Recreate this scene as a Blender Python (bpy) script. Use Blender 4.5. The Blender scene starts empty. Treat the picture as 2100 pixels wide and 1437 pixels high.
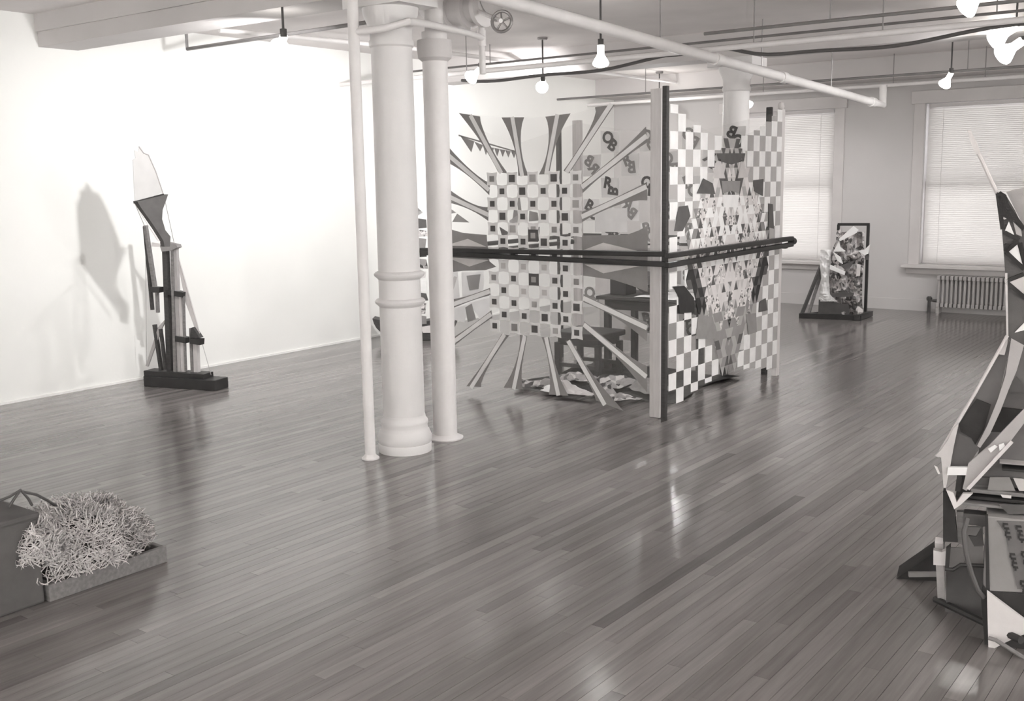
import bpy, bmesh, math, random
from mathutils import Vector, Matrix, noise
random.seed(7)
scene = bpy.context.scene
COL = scene.collection
# ------------------------------------------------------------------ camera
FPX, YAW, PITCH, ROLL, CAMZ = 2170.0, math.radians(36.97), math.radians(9.20), math.radians(-1.01), 1.7
fwd = Vector((-math.sin(YAW)*math.cos(PITCH), math.cos(YAW)*math.cos(PITCH), -math.sin(PITCH)))
rgt0 = Vector((math.cos(YAW), math.sin(YAW), 0)); up0 = rgt0.cross(fwd)
rgt = rgt0*math.cos(ROLL) + up0*math.sin(ROLL); upv = rgt.cross(fwd)
CAM = Vector((0, 0, CAMZ))
cd = bpy.data.cameras.new('camera'); cam = bpy.data.objects.new('camera', cd); COL.objects.link(cam)
cd.sensor_width = 36; cd.lens = FPX/2100*36; cd.clip_start = 0.05; cd.clip_end = 200
cam.matrix_world = Matrix(((rgt.x, upv.x, -fwd.x, CAM.x), (rgt.y, upv.y, -fwd.y, CAM.y), (rgt.z, upv.z, -fwd.z, CAM.z), (0, 0, 0, 1)))
scene.camera = cam
# ------------------------------------------------------------------ world, exposure
SKY = 4.4
LAMP_W = 130.0
w = bpy.data.worlds.new('world'); scene.world = w; w.use_nodes = True
w.node_tree.nodes['Background'].inputs[0].default_value = (0.97, 0.98, 1.0, 1)
w.node_tree.nodes['Background'].inputs[1].default_value = SKY
vs = scene.view_settings
vs.view_transform = 'Standard'; vs.look = 'None'; vs.exposure = 0.0; vs.gamma = 1.0; vs.use_curve_mapping = False

# measuring helpers: a sight line of the photograph met with a plane of the room
def ray(x, y): return fwd*FPX + rgt*(x-1050) + upv*(718.5-y)
def onz(x, y, z=0.0): d = ray(x, y); return CAM + d*((z-CAMZ)/d.z)
def onx(x, y, X): d = ray(x, y); return CAM + d*(X/d.x)
def ony(x, y, Y): d = ray(x, y); return CAM + d*(Y/d.y)
def onp(x, y, p0, n): d = ray(x, y); return CAM + d*((p0-CAM).dot(n)/d.dot(n))

# ------------------------------------------------------------------ materials
MATS = {}
def mat(name, rgb, rough=0.7, var=0.08, scale=6.0, bump=0.0, bscale=60.0, metal=0.0, spec=0.3, stretch=(1, 1, 1), coat=0.0, emit=0.0):
    m = bpy.data.materials.new(name); m.use_nodes = True; nt = m.node_tree; N = nt.nodes; L = nt.links
    b = N['Principled BSDF']
    tc = N.new('ShaderNodeTexCoord'); mp = N.new('ShaderNodeMapping'); mp.inputs['Scale'].default_value = stretch
    L.new(tc.outputs['Object'], mp.inputs['Vector'])
    nz = N.new('ShaderNodeTexNoise'); nz.inputs['Scale'].default_value = scale; nz.inputs['Detail'].default_value = 5
    L.new(mp.outputs[0], nz.inputs['Vector'])
    rp = N.new('ShaderNodeValToRGB')
    lo = tuple(max(0, c*(1-var)) for c in rgb); hi = tuple(min(1, c*(1+var)) for c in rgb)
    rp.color_ramp.elements[0].position = 0.3; rp.color_ramp.elements[1].position = 0.7
    rp.color_ramp.elements[0].color = (*lo, 1); rp.color_ramp.elements[1].color = (*hi, 1)
    L.new(nz.outputs['Fac'], rp.inputs[0]); L.new(rp.outputs[0], b.inputs['Base Color'])
    b.inputs['Roughness'].default_value = rough; b.inputs['Metallic'].default_value = metal
    b.inputs['Specular IOR Level'].default_value = spec; b.inputs['Coat Weight'].default_value = coat
    if emit:
        b.inputs['Emission Color'].default_value = (*rgb, 1); b.inputs['Emission Strength'].default_value = emit
    if bump:
        n2 = N.new('ShaderNodeTexNoise'); n2.inputs['Scale'].default_value = bscale; n2.inputs['Detail'].default_value = 3
        L.new(mp.outputs[0], n2.inputs['Vector'])
        bp = N.new('ShaderNodeBump'); bp.inputs['Strength'].default_value = bump; bp.inputs['Distance'].default_value = 0.01
        L.new(n2.outputs['Fac'], bp.inputs['Height']); L.new(bp.outputs[0], b.inputs['Normal'])
    MATS[name] = m; return m
def grey(v, k=1.0): return (v, v*(1-0.05*k), v*(1-0.058*k))
mat('wall_white', (0.86, 0.855, 0.835), 0.85, 0.02, 1.5, 0.05, 40)
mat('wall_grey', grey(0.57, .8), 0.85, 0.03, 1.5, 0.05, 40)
mat('ceiling_paint', grey(0.74), 0.85, 0.05, 2.0, 0.15, 25)
mat('beam_paint', grey(0.60, .9), 0.75, 0.04, 2.0, 0.1, 25)
mat('column_paint', grey(0.74, .6), 0.5, 0.03, 4.0, 0.05, 80)
mat('pipe_paint', grey(0.80, .7), 0.5, 0.05, 5.0)
mat('dark_conduit', grey(0.2), 0.6, 0.15, 5.0)
mat('cable_black', grey(0.1), 0.55, 0.1, 8.0)
mat('metal_socket', grey(0.30), 0.4, 0.1, 8.0, metal=0.6)
mat('trim_paint', grey(0.60), 0.5, 0.04, 4.0)
mat('radiator_paint', grey(0.42), 0.45, 0.05, 6.0)
mat('dark_iron', grey(0.09), 0.5, 0.2, 8.0)
mat('black_paint', grey(0.035), 0.45, 0.2, 8.0)
mat('dark_wood', grey(0.055), 0.5, 0.25, 8.0, 0.1, 40, stretch=(1, 8, 8))
mat('mid_wood', grey(0.20), 0.55, 0.2, 7.0, 0.1, 40, stretch=(1, 8, 8))
mat('pale_wood', grey(0.62), 0.6, 0.06, 7.0, 0.06, 40, stretch=(8, 8, 1))
mat('cloth_white', grey(0.82, .4), 0.9, 0.05, 12.0, 0.1, 200)
mat('cloth_pale', grey(0.66), 0.9, 0.06, 12.0, 0.1, 200)
mat('cloth_light', grey(0.54), 0.9, 0.07, 12.0, 0.1, 200)
mat('cloth_mid', grey(0.27), 0.9, 0.08, 12.0, 0.1, 200)
mat('cloth_grey', grey(0.40), 0.9, 0.05, 12.0, 0.1, 200)
mat('cloth_shaded', grey(0.15), 0.9, 0.1, 12.0, 0.1, 200)  # shade put into the cloth colour of the right-hand assemblage
mat('cloth_dark', grey(0.11), 0.9, 0.12, 12.0, 0.1, 200)
mat('cloth_black', grey(0.04), 0.9, 0.2, 12.0, 0.1, 200)
mat('paper_white', grey(0.84, .3), 0.8, 0.04, 9.0)
mat('straw', grey(0.62), 0.8, 0.3, 14.0)
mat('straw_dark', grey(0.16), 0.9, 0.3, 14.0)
mat('string', grey(0.40), 0.8, 0.05, 9.0)
mat('bulb', (1.0, 0.98, 0.93), 0.3, 0.0, 5.0, emit=18.0)
mat('bulb_hot', (1.0, 0.98, 0.93), 0.3, 0.0, 5.0, emit=55.0)
mat('bulb_neck', (0.95, 0.94, 0.90), 0.3, 0.0, 5.0, emit=2.0)

def mat_patchy(name, a, b_, c, scale=14.0, rough=0.5, metal=0.0):
    m = mat(name, a, rough, 0, scale); nt = m.node_tree; N = nt.nodes; L = nt.links
    rp = [n for n in N if n.type == 'VALTORGB'][0]; nz = [n for n in N if n.type == 'TEX_NOISE'][0]
    vo = N.new('ShaderNodeTexVoronoi'); vo.inputs['Scale'].default_value = scale
    mp = [n for n in N if n.type == 'MAPPING'][0]; L.new(mp.outputs[0], vo.inputs['Vector'])
    L.new(vo.outputs['Color'], rp.inputs[0]); rp.color_ramp.interpolation = 'CONSTANT'
    e = rp.color_ramp.elements; e[0].position = 0; e[0].color = (*a, 1); e[1].position = 0.42; e[1].color = (*b_, 1)
    k = e.new(0.68); k.color = (*c, 1); N['Principled BSDF'].inputs['Metallic'].default_value = metal
    return m
mat_patchy('print_cloth', grey(.75), grey(.5), grey(.16), 55.0, 0.9)
mat_patchy('foil_cloth', grey(.62), grey(.36), grey(.13), 20.0, 0.45)
mat_patchy('newsprint', grey(.55), grey(.32), grey(.07), 16.0, 0.9)

def mat_vinyl():
    m = bpy.data.materials.new('clear_vinyl'); m.use_nodes = True; nt = m.node_tree; N = nt.nodes; L = nt.links
    b = N['Principled BSDF']; b.inputs['Base Color'].default_value = (.8, .78, .76, 1); b.inputs['Roughness'].default_value = 0.35
    nz = N.new('ShaderNodeTexNoise'); nz.inputs['Scale'].default_value = 3
    mr = N.new('ShaderNodeMapRange'); mr.inputs['To Min'].default_value = 0.02; mr.inputs['To Max'].default_value = 0.07
    L.new(nz.outputs['Fac'], mr.inputs['Value'])
    t = N.new('ShaderNodeBsdfTransparent'); mx = N.new('ShaderNodeMixShader')
    L.new(mr.outputs[0], mx.inputs[0]); L.new(t.outputs[0], mx.inputs[1]); L.new(b.outputs[0], mx.inputs[2])
    L.new(mx.outputs[0], N['Material Output'].inputs['Surface']); MATS['clear_vinyl'] = m
mat_vinyl()
def mat_sheer():   # thin pale cloth that lets light through
    m = mat('sheer_cloth', grey(.66, .4), .9, .05, 10); nt = m.node_tree; N = nt.nodes; L = nt.links
    tr = N.new('ShaderNodeBsdfTranslucent'); tr.inputs[0].default_value = (.6, .59, .57, 1)
    mx = N.new('ShaderNodeMixShader'); mx.inputs[0].default_value = .3
    L.new(N['Principled BSDF'].outputs[0], mx.inputs[1]); L.new(tr.outputs[0], mx.inputs[2])
    L.new(mx.outputs[0], N['Material Output'].inputs['Surface'])
mat_sheer()
def mat_blind():
    m = mat('blind_slat', grey(.8, .4), .6, .03, 3); nt = m.node_tree; N = nt.nodes; L = nt.links
    tr = N.new('ShaderNodeBsdfTranslucent'); tr.inputs[0].default_value = (.82, .80, .78, 1)
    mx = N.new('ShaderNodeMixShader'); mx.inputs[0].default_value = .55
    L.new(N['Principled BSDF'].outputs[0], mx.inputs[1]); L.new(tr.outputs[0], mx.inputs[2])
    L.new(mx.outputs[0], N['Material Output'].inputs['Surface'])
mat_blind()
def mat_glass():
    m = bpy.data.materials.new('window_glass'); m.use_nodes = True; nt = m.node_tree; N = nt.nodes; L = nt.links
    g = N.new('ShaderNodeBsdfGlossy'); g.inputs['Roughness'].default_value = .03
    nz = N.new('ShaderNodeTexNoise'); nz.inputs['Scale'].default_value = 1.5
    mr = N.new('ShaderNodeMapRange'); mr.inputs['To Min'].default_value = .86; mr.inputs['To Max'].default_value = .93
    L.new(nz.outputs['Fac'], mr.inputs['Value'])
    t = N.new('ShaderNodeBsdfTransparent'); L.new(mr.outputs[0], t.inputs[0])
    mx = N.new('ShaderNodeMixShader'); mx.inputs[0].default_value = .05
    L.new(t.outputs[0], mx.inputs[1]); L.new(g.outputs[0], mx.inputs[2])
    L.new(mx.outputs[0], N['Material Output'].inputs['Surface']); MATS['window_glass'] = m
mat_glass()
def mat_floor():
    m = bpy.data.materials.new('strip_floor'); m.use_nodes = True; nt = m.node_tree; N = nt.nodes; L = nt.links
    b = N['Principled BSDF']
    at = N.new('ShaderNodeAttribute'); at.attribute_name = 'tone'
    tc = N.new('ShaderNodeTexCoord'); mp = N.new('ShaderNodeMapping'); mp.inputs['Scale'].default_value = (30, 1.6, 30)
    L.new(tc.outputs['Object'], mp.inputs['Vector'])
    nz = N.new('ShaderNodeTexNoise'); nz.inputs['Scale'].default_value = 1.3; nz.inputs['Detail'].default_value = 6; nz.inputs['Roughness'].default_value = .6
    L.new(mp.outputs[0], nz.inputs['Vector'])
    wear = N.new('ShaderNodeTexNoise'); wear.inputs['Scale'].default_value = 1.1; wear.inputs['Detail'].default_value = 4
    L.new(tc.outputs['Object'], wear.inputs['Vector'])
    def mr(src, a, c, f0=.25, f1=.75):
        n = N.new('ShaderNodeMapRange'); n.inputs['From Min'].default_value = f0; n.inputs['From Max'].default_value = f1
        n.inputs['To Min'].default_value = a; n.inputs['To Max'].default_value = c; L.new(src, n.inputs['Value']); return n.outputs[0]
    def mul(a, c):
        n = N.new('ShaderNodeMath'); n.operation = 'MULTIPLY'; L.new(a, n.inputs[0]); L.new(c, n.inputs[1]); return n.outputs[0]
    v = mul(mul(at.outputs['Fac'], mr(nz.outputs['Fac'], .82, 1.2)), mr(wear.outputs['Fac'], .88, 1.14, 0.0, 1.0))
    cc = N.new('ShaderNodeCombineColor')
    L.new(v, cc.inputs[0])
    for i, k in ((1, .92), (2, .895)):
        n = N.new('ShaderNodeMath'); n.operation = 'MULTIPLY'; n.inputs[1].default_value = k; L.new(v, n.inputs[0]); L.new(n.outputs[0], cc.inputs[i])
    L.new(cc.outputs[0], b.inputs['Base Color'])
    b.inputs['Roughness'].default_value = .17
    b.inputs['Specular IOR Level'].default_value = .55
    bp = N.new('ShaderNodeBump'); bp.inputs['Strength'].default_value = .12; bp.inputs['Distance'].default_value = .004
    L.new(nz.outputs['Fac'], bp.inputs['Height']); L.new(bp.outputs[0], b.inputs['Normal'])
    MATS['strip_floor'] = m
mat_floor()

# ------------------------------------------------------------------ mesh builder
def wloc(o):
    v = Vector((0, 0, 0))
    while o: v += o.location; o = o.parent
    return v
class MB:
    def __init__(s): s.v = []; s.f = []
    def add(s, vs_, fs):
        k = len(s.v); s.v += [Vector(p) for p in vs_]; s.f += [tuple(i+k for i in f) for f in fs]; return s
    def box(s, c, size, rot=None):
        x, y, z = (d/2 for d in size); P = [Vector((i*x, j*y, k*z)) for i in (-1, 1) for j in (-1, 1) for k in (-1, 1)]
        if rot is not None: P = [rot @ p for p in P]
        return s.add([p+Vector(c) for p in P], [(0, 1, 3, 2), (4, 6, 7, 5), (0, 4, 5, 1), (2, 3, 7, 6), (0, 2, 6, 4), (1, 5, 7, 3)])
    def span(s, a, b): # box from corner to corner
        a = Vector(a); b = Vector(b); return s.box((a+b)/2, tuple(abs(q) for q in (b-a)))
    def prism(s, pts, ext):
        pts = [Vector(p) for p in pts]; ext = Vector(ext); n = len(pts)
        nn = Vector((0, 0, 0))
        for i in range(n): nn += (pts[i]-pts[0]).cross(pts[(i+1) % n]-pts[0])
        if nn.dot(ext) > 0: pts = pts[::-1]
        return s.add(pts+[p+ext for p in pts], [tuple(range(n)), tuple(range(2*n-1, n-1, -1))]+[((i+1) % n, i, n+i, n+(i+1) % n) for i in range(n)])
    def bar(s, a, b, wd, th, side=None): # rectangular bar between two points
        a = Vector(a); b = Vector(b); d = (b-a).normalized()
        side = Vector(side) if side is not None else (d.cross(Vector((0, 0, 1))) if abs(d.z) < .95 else d.cross(Vector((0, 1, 0))))
        side = (side-d*side.dot(d)).normalized(); o = d.cross(side).normalized()
        P = []
        for q in (a, b):
            for i, j in ((-1, -1), (1, -1), (1, 1), (-1, 1)): P.append(q+side*(i*wd/2)+o*(j*th/2))
        return s.add(P, [(3, 2, 1, 0), (4, 5, 6, 7), (0, 1, 5, 4), (1, 2, 6, 5), (2, 3, 7, 6), (3, 0, 4, 7)])
    def tube(s, path, r, n=10, cap=True):
        path = [Vector(p) for p in path]; m = len(path); rs = r if isinstance(r, (list, tuple)) else [r]*m
        d0 = (path[1]-path[0]).normalized(); ref = Vector((0, 0, 1)) if abs(d0.z) < .9 else Vector((1, 0, 0))
        k = len(s.v)
        for i, p in enumerate(path):
            d = (path[min(i+1, m-1)]-path[max(i-1, 0)]).normalized()
            a = (ref-d*ref.dot(d)).normalized(); b = d.cross(a); ref = a
            for j in range(n):
                t = 2*math.pi*j/n; s.v.append(p+(a*math.cos(t)+b*math.sin(t))*rs[i])
        for i in range(m-1):
            for j in range(n):
                q = (j+1) % n; s.f.append((k+i*n+j, k+i*n+q, k+(i+1)*n+q, k+(i+1)*n+j))
        if cap: s.f.append(tuple(k+j for j in range(n))[::-1]); s.f.append(tuple(k+(m-1)*n+j for j in range(n)))
        return s
    def lathe(s, prof, c, n=32, axis=(0, 0, 1)):
        ax = Vector(axis).normalized(); a = ax.orthogonal().normalized(); b = ax.cross(a); c = Vector(c); k = len(s.v); m = len(prof)
        for r, h in prof:
            for j in range(n):
                t = 2*math.pi*j/n; s.v.append(c+ax*h+(a*math.cos(t)+b*math.sin(t))*max(r, 1e-4))
        for i in range(m-1):
            for j in range(n):
                q = (j+1) % n; s.f.append((k+i*n+j, k+i*n+q, k+(i+1)*n+q, k+(i+1)*n+j))
        s.f.append(tuple(k+j for j in range(n))[::-1]); s.f.append(tuple(k+(m-1)*n+j for j in range(n)))
        return s
    def grid(s, fn, nu, nv):
        k = len(s.v)
        for i in range(nu+1):
            for j in range(nv+1): s.v.append(Vector(fn(i/nu, j/nv)))
        for i in range(nu):
            for j in range(nv):
                a = k+i*(nv+1)+j; s.f.append((a, a+nv+1, a+nv+2, a+1))
        return s
    def build(s, name, m, parent=None, smooth=False, origin=None, thick=0.0, bevel=0.0):
        if parent is not None: org = wloc(parent); loc = Vector((0, 0, 0))
        else:
            if origin is None:
                xs = [p.x for p in s.v]; ys = [p.y for p in s.v]
                origin = ((min(xs)+max(xs))/2, (min(ys)+max(ys))/2, min(p.z for p in s.v))
            org = Vector(origin); loc = org
        me = bpy.data.meshes.new(name); me.from_pydata([tuple(p-org) for p in s.v], [], s.f); me.update()
        me.materials.append(MATS[m])
        if smooth: me.polygons.foreach_set('use_smooth', [True]*len(me.polygons))
        o = bpy.data.objects.new(name, me); COL.objects.link(o); o.location = loc
        if parent is not None: o.parent = parent
        if thick:
            md = o.modifiers.new('thickness', 'SOLIDIFY'); md.thickness = thick; md.offset = 0
        if bevel:
            md = o.modifiers.new('bevel', 'BEVEL'); md.width = bevel; md.segments = 2; md.limit_method = 'ANGLE'
        if smooth and not thick:
            try:
                me.set_sharp_from_angle(angle=math.radians(40))
            except Exception: pass
        return o
def tag(o, label=None, cat=None, group=None, kind=None):
    if label: o['label'] = label
    if cat: o['category'] = cat
    if group: o['group'] = group
    if kind: o['kind'] = kind
    return o
def thing(name, loc, label, cat, group=None):
    o = bpy.data.objects.new(name, None); COL.objects.link(o); o.location = Vector(loc); o.empty_display_size = .1
    return tag(o, label, cat, group)
def prism(name, pts, ext, m, parent, **k): return MB().prism(pts, ext).build(name, m, parent, **k)

# ------------------------------------------------------------------ room shell
XL, XR, YB, YF, ZC = -8.2, 3.2, 13.45, -2.6, 3.05
# floor: sub-floor slab, strip boards running along Y (their tops at z = 0)
fl = MB().span((XL-.2, YF-.2, -.12), (XR+.2, YB+.2, -.02)).build('floor', 'strip_floor', origin=(0, 0, -.12))
tag(fl, 'grey varnished hardwood strip floor of the gallery', 'floor', kind='structure')
fl.data.attributes.new('tone', 'FLOAT', 'POINT'); fl.data.attributes['tone'].data.foreach_set('value', [.08]*len(fl.data.vertices))
PW = 0.0571
boards = []
nrow = int((XR-XL)/PW)
for i in range(nrow):
    y = YF - random.uniform(0, 1.5)
    while y < YB:
        Ln = random.uniform(.7, 2.4); a, b = max(y, YF), min(y+Ln, YB)
        if b > a+.02: boards.append((XL+i*PW, a, b, random.gauss(.185, .024), random.gauss(0, .0035)))
        y += Ln
def pix(p):
    d = Vector(p)-CAM; wd = d.dot(fwd)
    if wd < .3: return None
    return 1050+FPX*d.dot(rgt)/wd, 718.5-FPX*d.dot(upv)/wd
def show(bd):
    s = 0.0
    for t in (.1, .5, .9):
        q = pix((bd[0]+PW/2, bd[1]+(bd[2]-bd[1])*t, 0))
        if q and -40 < q[0] < 2140 and -40 < q[1] < 1480:
            dd = (Vector((bd[0], bd[1]+(bd[2]-bd[1])*t, 0))-CAM).length; s += (bd[2]-bd[1])/dd**3
    return s
boards.sort(key=show, reverse=True)
def board_geo(bd, g=.0007):
    x, a, b, tn, tl = bd; x0, x1 = x+g, x+PW-g; h = PW/2*tl
    z0, z1 = -h-.0004, h-.0004
    return ([(x0, a+g, -.02), (x1, a+g, -.02), (x1, b-g, -.02), (x0, b-g, -.02), (x0, a+g, z0), (x1, a+g, z1), (x1, b-g, z1), (x0, b-g, z0)],
            [(4, 5, 6, 7), (0, 1, 5, 4), (1, 2, 6, 5), (2, 3, 7, 6), (3, 0, 4, 7)])
for bd in boards[:300]:
    o = MB().add(*board_geo(bd)).build('plank', 'strip_floor', fl)
    o.data.attributes.new('tone', 'FLOAT', 'POINT'); o.data.attributes['tone'].data.foreach_set('value', [bd[3]]*8)
rest = MB(); tn = []
for bd in boards[300:]: rest.add(*board_geo(bd)); tn += [bd[3]]*8
o = rest.build('floor_boards', 'strip_floor', fl); tag(o, kind='stuff')
o.data.attributes.new('tone', 'FLOAT', 'POINT'); o.data.attributes['tone'].data.foreach_set('value', tn)

tag(MB().span((XL-.2, YF-.2, 0), (XL, YB+.2, ZC)).build('wall_left', 'wall_white'), 'long bright white gallery wall on the left', 'wall', kind='structure')
tag(MB().span((XL, YF-.2, 0), (XR, YF, ZC)).build('wall_front', 'wall_white'), 'white wall behind the camera', 'wall', kind='structure')
tag(MB().span((XR, YF-.2, 0), (XR+.2, YB+.2, ZC)).build('wall_right', 'wall_white'), 'white wall on the right', 'wall', kind='structure')
tag(MB().span((XL-.2, YF-.2, ZC), (XR+.2, YB+.2, ZC+.15)).build('ceiling', 'ceiling_paint'), 'grey painted plaster ceiling', 'ceiling', kind='structure')
# window wall with openings
WZ0, WZ1 = .58, 2.51
WINS = [(-6.36, -4.93), (-3.82, -2.39), (-1.28, .15)]
wb = MB(); xs = [XL]+[q for wn in WINS for q in wn]+[XR]
for i in range(0, len(xs), 2): wb.span((xs[i], YB, 0), (xs[i+1], YB+.3, ZC))
for a, b in WINS: wb.span((a, YB, 0), (b, YB+.3, WZ0)); wb.span((a, YB, WZ1), (b, YB+.3, ZC))
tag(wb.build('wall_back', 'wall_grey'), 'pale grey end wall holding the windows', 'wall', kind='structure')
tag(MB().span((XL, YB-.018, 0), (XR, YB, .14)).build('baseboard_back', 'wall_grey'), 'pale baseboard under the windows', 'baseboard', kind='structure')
tag(MB().span((XL, YF, 0), (XL+.012, YB, .02)).build('baseboard_left', 'wall_white'), 'thin white baseboard strip of the left wall', 'baseboard', kind='structure')
tag(MB().span((XL, 12.95, 2.80), (XR, YB, ZC)).build('trim_1', 'beam_paint'), 'grey beam running above the windows', 'beam', kind='structure')
for n, (yc, lab) in enumerate(((4.88, 'pale ceiling beam over the near white column'), (9.67, 'pale ceiling beam over the far white column'), (.06, 'pale ceiling beam behind the camera'))):
    b = MB().span((XL, yc-.17, 2.80), (XR, yc+.17, 2.915)); b.span((XL, yc-.19, 2.915), (XR, yc+.19, ZC))
    tag(b.build('trim_%d' % (n+2), 'beam_paint'), lab, 'beam', kind='structure')

for n, (a, b) in enumerate(WINS):
    W = thing('window_%d' % (n+1), (a/2+b/2, YB, WZ0), ['window behind the fabric booth with bright lowered blinds', 'window above the radiator with grey lowered blinds', 'window with lowered blinds at the right end'][n], 'window')
    W['kind'] = 'structure'
    for s_, q in (('window_casing', (a-.13, a)), ('window_casing', (b, b+.13))): MB().span((q[0], YB-.016, WZ0-.02), (q[1], YB+.002, WZ1+.13)).build(s_, 'trim_paint', W, bevel=.006)
    MB().span((a-.16, YB-.045, WZ1), (b+.16, YB+.002, WZ1+.15)).build('window_casing', 'trim_paint', W, bevel=.006)
    sl = MB().span((a-.19, YB-.11, WZ0-.045), (b+.19, YB+.1, WZ0-.005)); sl.span((a-.15, YB-.03, WZ0-.12), (b+.15, YB+.002, WZ0-.045))
    sl.build('window_sill', 'trim_paint', W, bevel=.006)
    zm = 1.55
    for z0, z1, yy in ((WZ0, zm+.03, YB+.13), (zm-.03, WZ1, YB+.18)):
        s_ = MB(); s_.span((a, yy, z0), (a+.05, yy+.045, z1)); s_.span((b-.05, yy, z0), (b, yy+.045, z1))
        s_.span((a+.05, yy, z0), (b-.05, yy+.045, z0+.06)); s_.span((a+.05, yy, z1-.06), (b-.05, yy+.045, z1))
        so = s_.build('sash', 'trim_paint', W); MB().span((a+.05, yy+.018, z0+.06), (b-.05, yy+.024, z1-.06)).build('pane', 'window_glass', so)
    hr = MB().span((a+.03, YB+.045, WZ1-.05), (b-.03, YB+.085, WZ1-.005)).build('blind_headrail', 'trim_paint', W)
    st = MB(); z = WZ0+.03; k = 0
    tilt = [math.radians(63), math.radians(76), math.radians(70)][n]
    while z < WZ1-.06:
        st.box((a/2+b/2, YB+.065, z), (b-a-.05, .027, .0012), Matrix.Rotation(tilt+random.gauss(0, .03), 3, 'X')); z += .0225
    tag(st.build('blind_slats', 'blind_slat', W), kind='stuff')
    MB().span((a+.03, YB+.05, WZ0+.004), (b-.03, YB+.08, WZ0+.022)).build('blind_bottom_rail', 'trim_paint', W)
    for xx in (a+.2, b-.2): MB().tube([(xx, YB+.048, WZ0+.02), (xx, YB+.048, WZ1-.03)], .0015, 5).build('blind_cord', 'string', W)

tag(MB().span((XL, YB+.3, 2.56), (XR, YB+1.5, 2.74)).build('sky_blocker', 'dark_iron'), 'dark ledge added outside to dim the upper windows', 'blocker', kind='structure')  # unseen slab added to cut sky light on the upper panes
# radiator under the right window
R_ = thing('radiator', (-3.1, 13.3, 0), 'grey cast iron column radiator under the right window', 'radiator')
for i in range(22):
    x = -3.53+i*.05; g = MB()
    g.tube([(x, 13.29, .10), (x, 13.29, .44)], .016, 8); g.tube([(x, 13.38, .10), (x, 13.38, .44)], .016, 8)
    g.box((x, 13.335, .435), (.036, .14, .05)); g.box((x, 13.335, .105), (.036, .14, .05)); g.build('radiator_section', 'radiator_paint', R_, bevel=.006)
for x in (-3.53, -2.48): MB().span((x-.018, 13.275, 0), (x+.018, 13.395, .09)).build('foot', 'radiator_paint', R_)
v = MB(); v.tube([(-3.64, 13.32, 0), (-3.64, 13.32, .15), (-3.55, 13.32, .15)], .022, 10); v.lathe([(.03, 0), (.035, .03), (.02, .05)], (-3.64, 13.32, .15), 12)
v.build('valve', 'dark_iron', R_)

# ------------------------------------------------------------------ columns, standpipes, pipes
def column(y, label, x=-4.52):
    c = thing('column', (x, y, 0), label, 'column', 'white cast iron columns')
    MB().lathe([(.168, 0), (.170, .05), (.166, .056), (.172, .07), (.172, .10), (.158, .135), (.150, .142), (.146, .165), (.152, .185), (.150, .20), (.138, .215), (.134, .235)], (x, y, 0), 40).build('column_base', 'column_paint', c, smooth=True)
    MB().lathe([(.132, .225), (.131, .93), (.130, 1.2), (.124, 2.50)], (x, y, 0), 40).build('shaft', 'column_paint', c, smooth=True)
    for z in (.955, 1.125): MB().lathe([(.13, -.03), (.14, -.018), (.155, -.006), (.158, .006), (.148, .018), (.13, .024)], (x, y, z), 40).build('ring', 'column_paint', c, smooth=True)
    g = MB().lathe([(.124, 2.49), (.135, 2.50), (.135, 2.53), (.128, 2.54), (.13, 2.60), (.165, 2.68), (.17, 2.72)], (x, y, 0), 40)
    g.box((x, y, 2.76), (.46, .34, .079)); g.build('capital', 'column_paint', c, smooth=True)
column(4.85, 'near white cast iron column with two raised rings and moulded base')
column(9.67, 'far white column standing behind the checkered fabric booth')
P_ = thing('standpipe', (-4.556, 4.571, 0), 'thin white pole left of the near column', 'pipe')
MB().tube([(-4.556, 4.571, 0), (-4.556, 4.571, ZC)], .033, 16).build('pipe_run', 'pipe_paint', P_, smooth=True)
MB().lathe([(.055, 0), (.055, .008), (.04, .02), (.034, .03)], (-4.556, 4.571, 0), 20).build('floor_flange', 'pipe_paint', P_, smooth=True)
P_ = thing('standpipe', (-4.51, 5.235, 0), 'thick white vertical pipe right of the near column', 'pipe')
MB().tube([(-4.51, 5.235, 0), (-4.51, 5.235, 2.62)], .08, 24).build('pipe_run', 'pipe_paint', P_, smooth=True)
MB().lathe([(.12, 0), (.12, .008), (.09, .02), (.081, .03)], (-4.51, 5.235, 0), 24).build('floor_flange', 'pipe_paint', P_, smooth=True)
MB().lathe([(.081, 2.44), (.105, 2.46), (.112, 2.52), (.108, 2.57)], (-4.51, 5.235, 0), 24).build('collar', 'beam_paint', P_, smooth=True)
MB().tube([(-4.51, 5.235, 2.6), (-4.51, 5.235, ZC)], .06, 16).build('riser', 'pipe_paint', P_, smooth=True)

def pipe(name, path, r, label, m='pipe_paint', cat='pipe', group=None, hangers=(), couplings=()):
    o = thing(name, path[0], label, cat, group)
    MB().tube(path, r, 14).build('pipe_run', m, o, smooth=True)
    for h in hangers:
        g = MB().tube([Vector(h)+Vector((0, 0, r)), (h[0], h[1], ZC)], .005, 6); g.build('hanger_rod', 'metal_socket', o)
    for a, b in couplings: MB().tube([a, b], r*1.25, 14).build('coupling', m, o, smooth=True)
    return o
ps, pe = onx(1040, 2, -4.02), ony(1795, 211, 12.1)
pd = (pe-ps).normalized()
pipe('sprinkler_pipe', [ps-pd*.9, ps, pe, pe+pd*.25, pe+pd*.25+Vector((0, 0, .22))], .042, 'long white pipe slanting under the ceiling toward the windows',
     hangers=[tuple(ps+(pe-ps)*t) for t in (.28, .55, .80)], couplings=[(ps+(pe-ps)*t-pd*.05, ps+(pe-ps)*t+pd*.05) for t in (.42, .62, .985)])
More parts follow.
